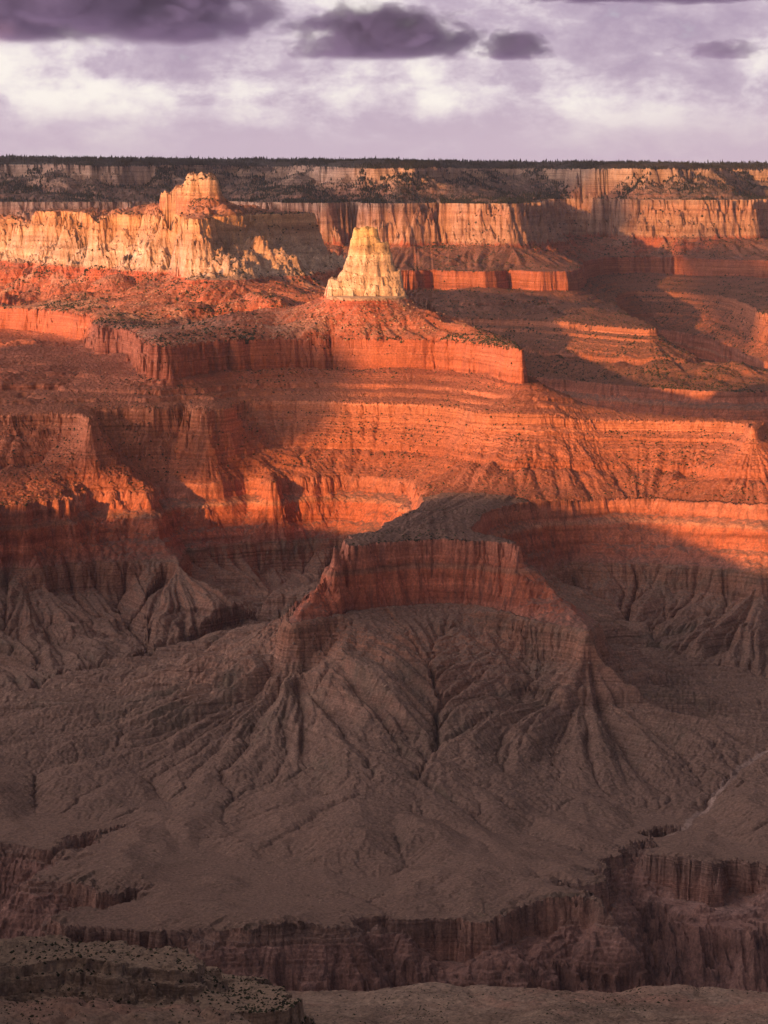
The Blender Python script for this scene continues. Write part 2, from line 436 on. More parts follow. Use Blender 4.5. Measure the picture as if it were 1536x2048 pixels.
def field(X, Y, fine=True):
    """height z, strata height S, band number (0 rim plateau .. 7 platform, 8 tapeats and gorge, 9.. foreground)"""
    X = X.astype(np.float32)
    Y = Y.astype(np.float32)
    wx = 9 * perlin(X / 310, Y / 310, 1) + 5 * perlin(X / 120, Y / 120, 2)
    wy = 9 * perlin(X / 310, Y / 310, 3) + 5 * perlin(X / 120, Y / 120, 4)
    Xw, Yw = X + wx, Y + wy
    D = []
    arcs = {}
    for k in range(8):
        if k in (2, 4, 6):
            d, arcs[k] = sdf(PREP[k], Xw, Yw, True)
        else:
            d = sdf(PREP[k], Xw, Yw)
        D.append(d)
    pin = np.exp(-(((X + 45) / 190) ** 2 + ((Y - 7080) / 220) ** 2))          # near the pinnacle everything is finer
    far = sst(Y, 10300, 11500)
    pinw = np.clip(pin * 4 - 1, 0, 1)
    nc = crenel(X, Y, 5, [(150, 20), (62, 14), (26, 7.5), (11, 3.4)] + ([(5, 1.4)] if fine else []))
    nc = nc * (1 - 0.66 * pinw) * (1 + 0.6 * far)
    nc = nc * (1 + 0.9 * far * perlin(X / 420, Y / 420, 17))
    nc = nc + (1 - far) * (1 - pinw) * 46 * (np.abs(perlin(X / 210 + 3.1, Y / 210, 30)) * 2.4 - .6)
    west = sst(X, -650, -820) * (Y < 10700)
    nc = nc * (1 + 0.35 * (1 - far) * (1 - pinw))
    nc1 = nc + (34 * (np.abs(perlin(X / 120, Y / 120, 27)) * 2 - .7) + 10 * perlin(X / 40, Y / 40, 28)) * west + 7 * perlin(X / 34, Y / 34, 26) * (1 - .7 * pinw)
    nfar = far * 60 * (np.abs(perlin(X / 520 + 1.7, Y / 520, 19)) * 2.4 - .6)
    nc = nc + 0.7 * nfar
    nk = far * 55 * (np.abs(perlin(X / 430 + 8.7, Y / 430, 21)) * 2.4 - .6) + 0.5 * nfar + crenel(X, Y, 9, [(260, 50), (110, 26), (45, 13), (20, 6), (9, 2.2)]) * (0.35 + 0.65 * far)
    ns = crenel(X, Y, 12, [(110, 14), (38, 9), (16, 4.6), (7.5, 2.0)])
    blocky = 0.45 + 0.75 * sst(X, -180, -380) * sst(Y, 9000, 8500) + 0.5 * np.exp(-(((X - 330) / 120) ** 2)) * sst(Y, 7000, 6500)
    ns = ns * (0.45 + 0.55 * sst(X, -80, -260) + 0.3 * far)
    ns2 = crenel(X, Y, 15, [(120, 10), (34, 8), (14, 4.4), (6.5, 2.0)]) * blocky
    nr = crenel(X, Y, 18, [(260, 13), (80, 11), (30, 7), (14, 3.6), (6, 1.4)])
    nt = crenel(X, Y, 21, [(200, 24), (90, 18), (36, 11), (14, 4.5), (6, 1.8)])
    def vary(n, sc, sd):
        return n * np.clip(0.85 + 1.5 * perlin(X / sc, Y / sc, sd), 0.15, 1.8)
    ns, ns2, nr = vary(ns, 190, 6), vary(ns2, 150, 7), vary(nr, 240, 8)
    for k, n in ((0, nk), (1, nc1), (2, nc), (3, ns), (4, ns2), (5, nr), (6, nr * 0.9 + 1), (7, nt)):
        D[k] = D[k] - n
    # ---- outside everything: the tapeats ledge and the inner gorge
    d = np.maximum(D[7], 0)
    tapH = 44 * np.clip(0.8 + 1.2 * perlin(X / 210, Y / 210, 3) + 0.5 * perlin(X / 60, Y / 60, 4), 0.25, 1.25)
    sch = billow(X + 0.4 * Y, Y * 0.5, 60, 5, 22, 0.55)
    S = 1255 - np.interp(d, [0, 9, 14], [0, 1, 1.0]) * tapH - (70 - tapH) * np.clip((d - 12) / 55, 0, 1) - np.interp(np.maximum(d - 62 + 22 * sch + 9 * perlin(X / 18, Y / 18, 8), 0), [0, 30, 90, 220, 400], [0, 48, 110, 230, 300])
    S = np.maximum(S, 885 + 8 * fbm(X, Y, 90, 3, 2))
    S = np.where(S > 1176, np.interp(S, *LT_TAP), S)
    band = np.where(d < 16, 8, np.where(S > 1176, 9, 10)).astype(np.int8)

    def bandfill(k, func):
        nonlocal S, band
        dA = np.maximum(D[k], 0)
        dB = np.maximum(-D[k + 1], 0)
        tot = dA + dB + 1e-3
        t = dA / tot
        m = (D[k + 1] < 0)
        S = np.where(m, func(dA, dB, tot, t), S)
        band = np.where(m, k + 1, band).astype(np.int8)

    def absd(dA, tot, run):
        return dA * np.maximum(1.0, 1.35 * run / tot)

    rub = (fbm(X, Y, 8, 3, 25, 0.7) + 0.5 * np.maximum(perlin(X / 4.0, Y / 4.0, 11), 0.1)) if fine else 0
    rub2 = fbm(X, Y, 34, 3, 11)

    er = [sample_cubic(E, X, Y) for E in EROSION] if EROSION is not None else None

    def ero(b):
        return er[0 if b == 7 else 1] if er is not None else 0

    def ba(dA, dB, tot, t):          # muav ledges, shale slopes, platform
        arc = arcs[6]
        m = np.clip(0.55 + 1.3 * perlin(arc / 210, dA / 2000 + 3.0, 9) + 0.5 * perlin(arc / 60, dA / 900, 10), 0, 1)
        near = sst(np.abs(X - 60) + 0 * Y, 120, 180)                          # talus covers the ledge in front of the promontory
        m = m * np.maximum(near, sst(Y, 5500, 5700))
        m = np.maximum(m, np.exp(-(((X - 300) / 95) ** 2 + ((Y - 5150) / 130) ** 2)) * 1.3).clip(0, 1)
        m = np.maximum(m, np.exp(-(((X + 160) / 60) ** 2 + ((Y - 5100) / 90) ** 2)) * 1.4).clip(0, 1)
        a = absd(dA, tot, 60)
        s = LEVEL[6] - 6 * np.clip(a / 12, 0, 1)
        s = s - m * 52 * np.interp(a, [10, 15, 17, 22], [0, .5, .55, 1.0])
        end = LEVEL[6] - 6 - m * 52
        g = np.interp(t, [0, .06, .16, .30, .46, .62, .8, 1], [0, .15, .35, .55, .71, .83, .92, 1])
        rest = (end - LEVEL[7]) * g
        s = s - rest * np.clip((a - 6) / 30, 0, 1)
        led = np.clip(perlin(arc / 150 + 40, dA / 160, 14) * 2.4 - 0.35, 0, 1) * (1 - np.exp(-(((X - 20) / 190) ** 2)) * sst(Y, 5700, 5400))
        s = s + (np.interp(s, *LT_BA) - s) * led * (t < .75)
        scree = np.exp(-(((X - 20) / 150) ** 2)) * sst(Y, 5700, 5400)
        lm = np.clip(0.35 + 1.6 * perlin(X / 170 + 5, Y / 170, 2) + 0.8 * perlin(X / 45, Y / 45, 3) - 1.4 * scree + 1.6 * np.exp(-(((X + 190) / 130) ** 2)) * (Y < 5300) + 1.2 * sst(X, 210, 330), 0, 1)
        s = s + (np.interp(s, [0, 1335, 1375, 1381, 1396, 1400, 1430, 3000], [0, 1335, 1361, 1386, 1389, 1401, 1430, 3000]) - s) * lm
        fade = np.clip((dA - 25) / 150, 0, 1) * sst(1 - t, 0.15, 0.75)
        c1 = arc + 9 * perlin(dA / 160, arc / 300, 6)
        g1 = np.abs(perlin(c1 / 74, dA / 900, 16))
        g2 = np.abs(perlin(c1 / 31, dA / 380, 17))
        g3 = np.abs(perlin(c1 / 13, dA / 150, 19))
        wide = np.clip(tot / 500, 0.25, 1)
        fan = 60 * np.exp(-(((X - 50 + 0.1 * dA) / 140) ** 2)) * np.exp(-(dA / 330) ** 2) * sst(Y, 5600, 5400)
        s = np.minimum(s + fan, np.maximum(s, LEVEL[6] + 14 - 0.31 * dA))
        if EROSION is None:
            s = s + fade * wide * (24 * (np.minimum(g1 * 2, .8) - .5) + 9 * (np.minimum(g2 * 2.4, 1) - .6) + 10 * fbm(X, Y, 260, 2, 26) + 1.5 * fbm(X, Y, 40, 3, 5))
        else:
            s = s + fade * wide * (24 * (np.minimum(g1 * 2, .8) - .5) + 10 * fbm(X, Y, 260, 2, 26) + 9 * (np.minimum(g2 * 2.4, 1) - .6) + 5.0 * (np.minimum(g3 * 2.2, 1) - .5))
        plat = sst(t, 0.45, 0.8)
        s = s + plat * (19 * fbm(X, Y * 0.7, 300, 3, 23, 0.42) - 15 * np.maximum(0, .4 - np.abs(fbm(X + 0.3 * Y, Y * 0.45, 210, 2, 26, 0.35))) / .4 * sst(1 - t, 0.02, 0.2) + 5 * fbm(X, Y * .8, 80, 2, 14))
        s = s + (1.3 - 0.95 * plat) * rub + (1.6 - 0.6 * plat) * rub2
        tl = np.clip(0.9 * sst(dB, 210, 20) + 0.8 * perlin(X / 150, Y / 150, 7), 0, 1) * sst(dB, 420, 120)
        s = s + (np.interp(s, *LT_TON) - s) * tl
        dw = polyline_dist(WASH, X, Y)
        s = s - 5 * np.exp(-(dw / 14) ** 2) - 8 * np.exp(-(dw / 80) ** 2)
        return s + ero(7)

    def redwall(dA, dB, tot, t):
        w = np.clip(tot / 60, 0, 1)
        f1 = np.interp(t, [0, .12, .30, .36, .60, .72, .90, 1], [0, .26, .36, .42, .72, .78, .93, 1])
        s = LEVEL[5] - 125 * (t * (1 - w) + f1 * w)
        return s + 2.2 * fbm(X, Y, 14, 2, 8) * w

    def supai_low(dA, dB, tot, t):
        a = absd(dA, tot, 40)
        s = LEVEL[4] - 12 * np.interp(a, [0, 3, 6], [0, .7, 1]) - (LEVEL[4] - 12 - LEVEL[5]) * np.interp(t, [0, .16, .40, .72, 1], [0, .26, .56, .84, 1]) * np.clip(a / 10, 0, 1)
        s = s + sst(tot, 380, 700) * np.clip(4 * t * (1 - t), 0, 1) * (24 * fbm(X, Y, 330, 3, 19) + 6 * billow(X, Y, 90, 3, 5))
        s = np.maximum(s, LEVEL[5])
        arc = arcs[4]
        mixl = np.clip(1.25 - 1.5 * sst(t, .25, .75) + 0.7 * perlin(arc / 130, dA / 70, 20), 0, 1)
        s1 = np.interp(s, *LT_SUPAI)
        s2 = np.interp(s1, *LT_SUPAI2)
        s = s + (s2 - s) * mixl
        fade = np.clip(t * 2.2, 0, 1) * np.clip((1 - t) * 6, 0, 1) * np.clip(tot / 150, 0, 1)
        g1 = np.abs(perlin(arc / 46, dA / 400, 21))
        g2 = np.abs(perlin(arc / 19, dA / 200, 22))
        s = s + ero(5) + fade * (9 * (g1 * 2 - .6) + 4 * (g2 * 2 - .5)) + (1.5 * rub + .8 * rub2) * np.clip(t * 3, 0.2, 1)
        top = sst(Y, 6090, 5930) * (np.abs(X - 100) < 400)
        return s + (np.minimum(s, LEVEL[5] + 8 + 0.04 * dB + rub) - s) * top

    def supai_up(dA, dB, tot, t):
        a = absd(dA, tot, 26)
        s = LEVEL[3] - 60 * np.interp(a, [0, 3.5, 6.5, 10.5], [0, .46, .52, 1]) - 70 * np.interp(t, [0, .35, .7, 1], [0, .44, .78, 1]) * np.clip(a / 14, 0, 1)
        s = s + sst(tot, 260, 650) * np.clip(4 * t * (1 - t), 0, 1) * (26 * fbm(X, Y, 330, 3, 18) + 6 * billow(X, Y, 90, 3, 4))
        mixl = np.clip(0.75 + 0.9 * perlin(X / 180, Y / 180, 24), 0, 1)
        s1 = np.interp(s, *LT_SUPAI)
        s2 = np.interp(s1, *LT_SUPAI2)
        s = s + (s2 - s) * mixl
        return s + (1.4 * rub + 1.1 * rub2) * np.clip(a / 14, 0.1, 1)

    def hermit(dA, dB, tot, t):
        arc = arcs[2]
        g1 = np.abs(perlin(arc / 80, dA / 500, 23))
        g2 = np.abs(perlin(arc / 30, dA / 250, 25))
        fade = np.clip(t * 3, 0, 1) * np.clip((1 - t) * 4, 0, 1) * np.clip(tot / 120, 0, 1)
        s = LEVEL[2] - (LEVEL[2] - LEVEL[3]) * np.interp(t, [0, .03, .25, .6, 1], [0, .06, .36, .72, 1])
        # where the slope is wide it falls away steeply and a valley lies behind the outer bench
        wv = sst(tot, 420, 800) * (1 - far)
        spur = 26 * (np.minimum(np.abs(perlin((arc + 40 * perlin(dA / 200, arc / 300, 3)) / 120, dA / 900, 5)) * 2.2, 1) - .5) * np.clip(dA / 80, 0, 1) * np.clip((420 - dA) / 200, 0, 1)
        fall = LEVEL[2] - np.interp(dA, [0, 20, 120, 280, 430, 700], [0, 14, 72, 134, 158, 166]) + spur
        fall = fall + (np.interp(fall, *LT_SUPAI) - fall) * sst(fall, 1880, 1850)
        rim = LEVEL[3] - 0.30 * np.maximum(dB - 30, 0)
        s = s + (np.maximum(fall, rim) - s) * wv
        return s + ero(3) * (1 - .6 * pinw) + fade * (1 - .75 * pinw) * (13 * (g1 * 2 - .6) + 5 * (g2 * 2 - .5)) + 1.3 * rub + 1.4 * rub2 * np.clip(t * 3, 0, 1)

    def coco(dA, dB, tot, t):
        f = np.interp(t, [0, .12, .2, .45, .56, .86, 1], [0, .26, .30, .60, .66, .93, 1])
        wdt = np.clip((tot - 25) / 60, 0, 1)
        fp = np.interp(t, [0, .16, .33, .60, .78, .93, 1], [0, .29, .34, .62, .73, .93, 1])
        f = f * (1 - pinw) + fp * pinw
        s = LEVEL[1] - 168 * (t * (1 - wdt) + f * wdt)
        s = s + (np.interp(s, *LT_COCO) - s) * 0.6
        return s + wdt * (11 * billow(X, Y, 46, 3, 27) + 5 * billow(X, Y, 14, 3, 3)) * np.clip(t * 5, 0, 1) * np.clip((1 - t) * 5, 0, 1)

    def kai(dA, dB, tot, t):
        a = absd(dA, tot, 30)
        mk = np.clip(0.42 + 1.5 * perlin(X / 330, Y / 330, 13) + 0.7 * perlin(X / 110, Y / 110, 14), 0.05, 1) * far + (1 - far)
        ck = 73 * mk
        s = LEVEL[0] - ck * np.interp(a, [0, 5, 9, 14, 18, 22], [0, .4, .45, .8, .84, 1]) - (145 - ck) * (far * (0.75 * t ** 0.8 + 0.25 * sst(t, .0, .5)) + (1 - far) * t) * np.clip(a / 22, 0, 1)
        s = s + (np.interp(s, *LT_KAI) - s) * np.clip(0.6 + perlin(X / 200, Y / 200, 29), 0, 1)
        return s + (9 * billow(X, Y, 90, 4, 28) + 1.0 * rub) * np.clip(t * 4, 0, 1) * np.clip((1 - t) * 6, 0, 1)

    bandfill(6, ba)
    bandfill(5, redwall)
    bandfill(4, supai_low)
    bandfill(3, supai_up)
    bandfill(2, hermit)
    bandfill(1, coco)
    bandfill(0, kai)
    d0 = np.maximum(-D[0], 0)
    top = LEVEL[0] + 34 * (1 - np.exp(-d0 / 90)) + 6 * fbm(X, Y, 900, 2, 30) - 0.009 * np.clip(X, -2500, 2500) * sst(Y, 11000, 12500)
    top = np.interp(top, *LT_KAI)
    m = D[0] < 0
    S = np.where(m, top, S)
    band = np.where(m, 0, band).astype(np.int8)
    # the worn tops of the butte
    Xc = X + 14 * perlin(X / 60, Y / 60, 12)
    cap = np.interp(Xc, [-1900, -1270, -1185, -1130, -1060, -985, -935, -900, -860, -780, -715, -690, -650, -630, -612, -598, -520, -470], [2088, 2092, 2096, 2143, 2152, 2146, 2104, 2106, 2144, 2152, 2168, 2194, 2200, 2216, 2220, 2256, 2246, 2226])
    cap = cap + 6 * fbm(X, Y, 60, 3, 31) + 10 * billow(X, Y, 30, 3, 7) + 18 * billow(X, Y, 110, 2, 11) * sst(X, -680, -760)
    cap = np.where(Y < 10700, cap, 9999)
    S = np.minimum(S, np.where(band < 3, cap, 9999))
    # the pinnacle is a pile of jointed blocks
    if np.any(pin > 0.02):
        jag = crenel(X, Y, 23, [(44, 5), (19, 3.6), (9, 2.0), (4.5, 0.9)])
        fr = 7 * np.round(3 * perlin(X / 17, Y / 17, 8)) / 3 + 2.0 * perlin(X / 6, Y / 6, 9)
        jag = jag * 0.6 + 3.2 * np.round(2.5 * perlin(X / 13 + 2, Y / 13, 10)) / 1.5
        best = np.full(X.shape, -9e9, np.float32)
        for P_, top_, h_, w_, sl_ in PIN_BLOCKS:
            d_ = sdf([P_], Xw, Yw) - jag * np.float32(w_) - 3.0
            dd = np.maximum(d_, 0)
            v_ = top_ - fr * .8 + np.minimum(d_, 0) * -0.10 - np.interp(dd, [0, 4, 7, 9, 13], [0, .5, .55, .9, 1]) * h_ - 4.5 * sl_ * np.maximum(dd - 9, 0)
            best = np.maximum(best, v_)
        inb = (D[2] < 0) & (pin > 0.02)
        bb = np.maximum(best, LEVEL[2] + np.minimum(9, 0.8 * np.maximum(-D[2], 0)))
        bb = bb + (np.interp(bb, *LT_PIN) - bb) * 0.75
        S = np.where(inb, bb, S)
        band = np.where(inb, 2, band).astype(np.int8)
    # crags that stand on the north wall's upper slopes
    z = S + DIP * (Y - 7000)
    z = z - 15 * sst(X, 330, 470) * (Y > 5700) * (Y < 6700) * ((band == 5) | (band == 4))
    # ---- foreground on the near side of the gorge
    def over(zf, b):
        nonlocal z, band
        m = zf > z
        z = np.where(m, zf, z)
        band = np.where(m, b, band).astype(np.int8)
    hill = 1277 + 0.125 * (3300 - Y) + 9 * fbm(X, Y, 260, 4, 9) - 3 * np.maximum(0, .4 - np.abs(fbm(X, Y * .6, 120, 3, 15))) / .4 + 1.6 * rub2
    hill = np.where(Y > 3280, hill - 0.55 * (Y - 3280), hill) + 0.8 * rub
    hill = np.where(Y < 3500, hill, hill - 1.2 * (Y - 3500))
    over(hill.astype(np.float32), 11)
    nb = crenel(X, Y, 2, [(90, 15), (34, 10), (14, 5.0), (6, 2.0), (2.8, 0.8)])
    d2 = sdf([B2], X, Y) - nb
    t2 = 1386 + 7 * fbm(X, Y, 90, 3, 13) + .5 * rub
    zb = t2 - np.interp(np.maximum(d2, 0), [0, 4, 9, 12, 18, 60, 200, 400], [0, 16, 21, 38, 46, 70, 130, 200]) - np.maximum(d2 - 400, 0)
    over(zb.astype(np.float32), 12)
    d1 = sdf([B1], X, Y) - nb
    t1 = 1416 + 11 * fbm(X, Y, 110, 4, 17) + 1.5 * rub - 0.05 * (Y - 2900) - 0.05 * np.clip(X + 330, 0, 200)
    t1 = np.interp(t1, *ledge_table(1380, 1460, 3, 8, .5, .2, 12))
    zb = t1 - np.interp(np.maximum(d1, 0), [0, 4, 13, 17, 24, 34, 60, 200, 400], [0, 10, 13, 24, 27, 38, 50, 130, 220]) - np.maximum(d1 - 400, 0)
    over(zb.astype(np.float32), 12)
    d3 = sdf([B3], X, Y) - nb * 0.7
    t3 = 1450 + 7 * fbm(X, Y, 120, 4, 19) + .7 * rub + 0.03 * (2600 - Y) - 8 * np.maximum(0, .3 - np.abs(fbm(X, Y, 70, 2, 6))) / .3
    zb = t3 - np.interp(np.maximum(d3, 0), [0, 10, 30, 36, 60, 200], [0, 4, 16, 28, 42, 130]) - np.maximum(d3 - 200, 0)
    over(zb.astype(np.float32), 13)
    return z.astype(np.float32), band


def run_field(X, Y, fine=True, chunk=50000):
    sh = X.shape
    x, y = X.ravel(), Y.ravel()
    parts = [slice(i, min(i + chunk, x.size)) for i in range(0, x.size, chunk)]
    with ThreadPoolExecutor(4) as ex:
        res = list(ex.map(lambda s: field(x[s], y[s], fine), parts))
    z = np.concatenate([r[0] for r in res]).reshape(sh)
    b = np.concatenate([r[1] for r in res]).reshape(sh)
    return z, b


EROSION = None
# ------------------------------------------------------------------ running water carves the shale slopes (stream power law on a coarse grid)


def sample_cubic(E, X, Y):
    G, EX0, EY0, ECELL = E
    ENX, ENY = G.shape
    x = np.clip((X - EX0) / ECELL, 1.001, ENX - 2.01)
    y = np.clip((Y - EY0) / ECELL, 1.001, ENY - 2.01)
    ix, iy = x.astype(np.int32), y.astype(np.int32)
    fx, fy = (x - ix).astype(np.float32), (y - iy).astype(np.float32)

    def wts(f):
        return (-0.5 * f + f * f - 0.5 * f ** 3, 1 - 2.5 * f * f + 1.5 * f ** 3, 0.5 * f + 2 * f * f - 1.5 * f ** 3, -0.5 * f * f + 0.5 * f ** 3)
    wx, wy = wts(fx), wts(fy)
    out = 0
    for a in range(4):
        for b in range(4):
            out = out + wx[a] * wy[b] * G[ix + a - 1, iy + b - 1]
    return out


def erode(EX0, EY0, ECELL, ENX, ENY, soft_bands, iters, rills):
    import heapq
    gx = EX0 + ECELL * np.arange(ENX)
    gy = EY0 + ECELL * np.arange(ENY)
    GX, GY = np.meshgrid(gx, gy, indexing='ij')
    z0, b0 = run_field(GX, GY, False)
    z = z0.astype(np.float64).copy()
    soft = np.isin(b0, soft_bands)
    if 7 in soft_bands:                              # the rim ledge holds up the platform
        hard = 1250.0 + DIP * (GY - 7000)
        z0 = np.where(b0 > 7, np.maximum(z0, hard), z0)
        z = z0.astype(np.float64).copy()
    Sx = z0 - DIP * (GY - 7000)
    n = ENX * ENY
    edge = np.zeros((ENX, ENY), bool)
    edge[0, :] = edge[-1, :] = edge[:, 0] = edge[:, -1] = True
    base = (~soft & (b0 > 7)) | edge                 # water leaves here
    rng = np.random.RandomState(4)
    z += rng.rand(ENX, ENY) * 0.4
    K = np.where(soft, 1.0, 0.03) * np.where(b0 == 5, 0.22, 1.0) * np.interp(Sx, [1255, 1290, 1340, 1400, 1440], [0.6, 0.7, 1.0, 0.7, 0.3])
    nb = [(-1, -1), (-1, 0), (-1, 1), (0, -1), (0, 1), (1, -1), (1, 0), (1, 1)]
    flat_off = [a * ENY + b for a, b in nb]
    dist = [ECELL * math.hypot(a, b) for a, b in nb]
    for it in range(iters):
        # fill pits and find where each cell drains (flood from the outlets upward)
        zl = z.ravel().tolist()
        rec = [-1] * n
        rd = [1.0] * n
        seen = base.ravel().tolist()
        heap = [(zl[i], i) for i in np.flatnonzero(base.ravel())]
        heapq.heapify(heap)
        order = []
        filled = zl[:]
        while heap:
            h, i = heapq.heappop(heap)
            order.append(i)
            r, c = divmod(i, ENY)
            for kk in range(8):
                a, b = nb[kk]
                rr, cc = r + a, c + b
                if 0 <= rr < ENX and 0 <= cc < ENY:
                    j = i + flat_off[kk]
                    if not seen[j]:
                        seen[j] = True
                        rec[j] = i
                        rd[j] = dist[kk]
                        hh = zl[j]
                        if hh <= h:
                            hh = h + 0.01
                        filled[j] = hh
                        heapq.heappush(heap, (hh, j))
        # steepest receiver instead of flood parent
        F = np.array(filled).reshape(ENX, ENY)
        best = np.zeros((ENX, ENY))
        recA = np.array(rec).reshape(ENX, ENY)
        rdA = np.array(rd).reshape(ENX, ENY)
        idx = np.arange(n).reshape(ENX, ENY)
        for (a, b), dd in zip(nb, dist):
            sh = np.full((ENX, ENY), 1e9)
            xs = slice(max(0, -a), ENX - max(0, a)); xt = slice(max(0, a), ENX - max(0, -a))
            ys_ = slice(max(0, -b), ENY - max(0, b)); yt = slice(max(0, b), ENY - max(0, -b))
            sh[xs, ys_] = F[xt, yt]
            sl = (F - sh) / dd
            mm = (sl > best) & ~base
            best = np.where(mm, sl, best)
            recA = np.where(mm, idx + a * ENY + b, recA)
            rdA = np.where(mm, dd, rdA)
        rec = recA.ravel().tolist()
        order = np.argsort(F.ravel(), kind='stable').tolist()
        A = [1.0] * n
        for i in reversed(order):
            r = rec[i]
            if r >= 0:
                A[r] += A[i]
        Aa = np.array(A) * ECELL * ECELL
        Fk = (K.ravel() * 0.13 * Aa ** 0.44 / rdA.ravel()).tolist()
        zz = F.ravel().tolist()
        for i in order:
            r = rec[i]
            if r >= 0 and zz[i] > zz[r]:
                f = Fk[i]
                zz[i] = (zz[i] + f * zz[r]) / (1 + f)
        z = np.array(zz).reshape(ENX, ENY)
        lap = np.zeros_like(z)
        lap[1:-1, 1:-1] = z[:-2, 1:-1] + z[2:, 1:-1] + z[1:-1, :-2] + z[1:-1, 2:] - 4 * z[1:-1, 1:-1]
        z += np.clip(0.03 * lap, -1, 1) * soft
    # fine rills: noise smeared down the flow lines
    recn = np.array(rec)
    recn = np.where(recn < 0, np.arange(n), recn)
    nz = rng.rand(n) - 0.5
    acc = nz.copy()
    cur = recn.copy()
    for _ in range(22):
        acc += nz[cur]
        cur = recn[cur]
    rl = (acc / acc.std()).reshape(ENX, ENY)
    slope = np.hypot(*np.gradient(z, ECELL))
    z = z + rills * np.clip(rl, -2.2, 1.6) * np.clip(slope * 3.0, 0.15, 1.0)
    d = (z - z0) * soft
    d = np.clip(d, np.where(b0 == 7, -60, np.where(b0 == 3, -30, -14)), 12)
    m = soft.astype(float)
    for _ in range(3):
        m[1:-1, 1:-1] = np.minimum(m[1:-1, 1:-1], (m[:-2, 1:-1] + m[2:, 1:-1] + m[1:-1, :-2] + m[1:-1, 2:] + m[1:-1, 1:-1]) / 5)
    d = d * m
    return d.astype(np.float32), EX0, EY0, ECELL


_lower = erode(-1400.0, 3780.0, 4.0, 620, 660, (7,), 6, 2.0)
_upper = erode(-1500.0, 5700.0, 6.0, 380, 530, (3, 5), 7, 1.0)
EROSION = (_lower, _upper)
print('erosion', round(time.time() - T0, 1))

# ------------------------------------------------------------------ the terrain sheet, sampled finely where it is steep
YN, YF = 2420.0, 15800.0
cu = np.concatenate([np.linspace(-3000, -850, 30), np.arange(-810, 811, 11.0), np.linspace(850, 2300, 24)])
ys = np.exp(np.linspace(math.log(YN), math.log(YF), 4600))
gU, gY = np.meshgrid(cu, ys, indexing='ij')
zc, _ = run_field(gU / FOCAL * gY, gY, False)
v = HORIZON + FOCAL * (EYE_Z - zc) / gY
dv = np.abs(np.diff(v, axis=1))
runmin = np.minimum.accumulate(v, axis=1)
hidden = v[:, 1:] > runmin[:, 1:] + 2.0
wgt = np.where(hidden, 0.10, 1.0) * np.minimum(dv, 60) + 0.08
def smooth(a, n, axis):
    k = np.hanning(n + 2)[1:-1]
    k /= k.sum()
    pad = [(0, 0), (0, 0)]
    pad[axis] = (n // 2, n // 2)
    ap = np.pad(a, pad, mode='edge')
    return np.apply_along_axis(lambda r: np.convolve(r, k, 'valid'), axis, ap)
wgt = smooth(wgt, 9, 1)
wgt = smooth(wgt, 17, 0)
cum = np.concatenate([np.zeros((len(cu), 1)), np.cumsum(wgt, 1)], 1)
cum /= cum[:, -1:]
NR = int(2300 * QUAL)
fr = np.linspace(0, 1, NR)
rowY = np.stack([np.interp(fr, cum[i], ys) for i in range(len(cu))])
step = 1.65 / QUAL
uu = np.concatenate([-800 - np.geomspace(1, 2150, 90)[::-1], np.arange(-800, 800.01, step), 800 + np.geomspace(1, 1450, 60)])
NC = len(uu)
idx = np.interp(uu, cu, np.arange(len(cu)))
i0 = np.minimum(idx.astype(int), len(cu) - 2)
ff = (idx - i0)[:, None]
VY = rowY[i0] * (1 - ff) + rowY[i0 + 1] * ff
VX = uu[:, None] / FOCAL * VY
VZ, VB = run_field(VX, VY, True)
print('terrain field', VX.shape, round(time.time() - T0, 1))

co = np.stack([VX, VY, VZ], -1).astype(np.float32)
du = np.gradient(co, axis=0)
dr = np.gradient(co, axis=1)
nrm = np.cross(du, dr)
nrm /= np.linalg.norm(nrm, axis=-1, keepdims=True) + 1e-12
nrm[nrm[..., 2] < 0] *= -1
co = co.reshape(-1, 3)
nrm = nrm.reshape(-1, 3)
ii, jj = np.meshgrid(np.arange(NC - 1), np.arange(NR - 1), indexing='ij')
q0 = (ii * NR + jj).ravel()
quads = np.stack([q0, q0 + NR, q0 + NR + 1, q0 + 1], 1).astype(np.int32)
fb = VB[:-1, :-1].ravel()
fc = (co[quads[:, 0]] + co[quads[:, 2]]) * 0.5
fX, fY, fZ = fc[:, 0], fc[:, 1], fc[:, 2]


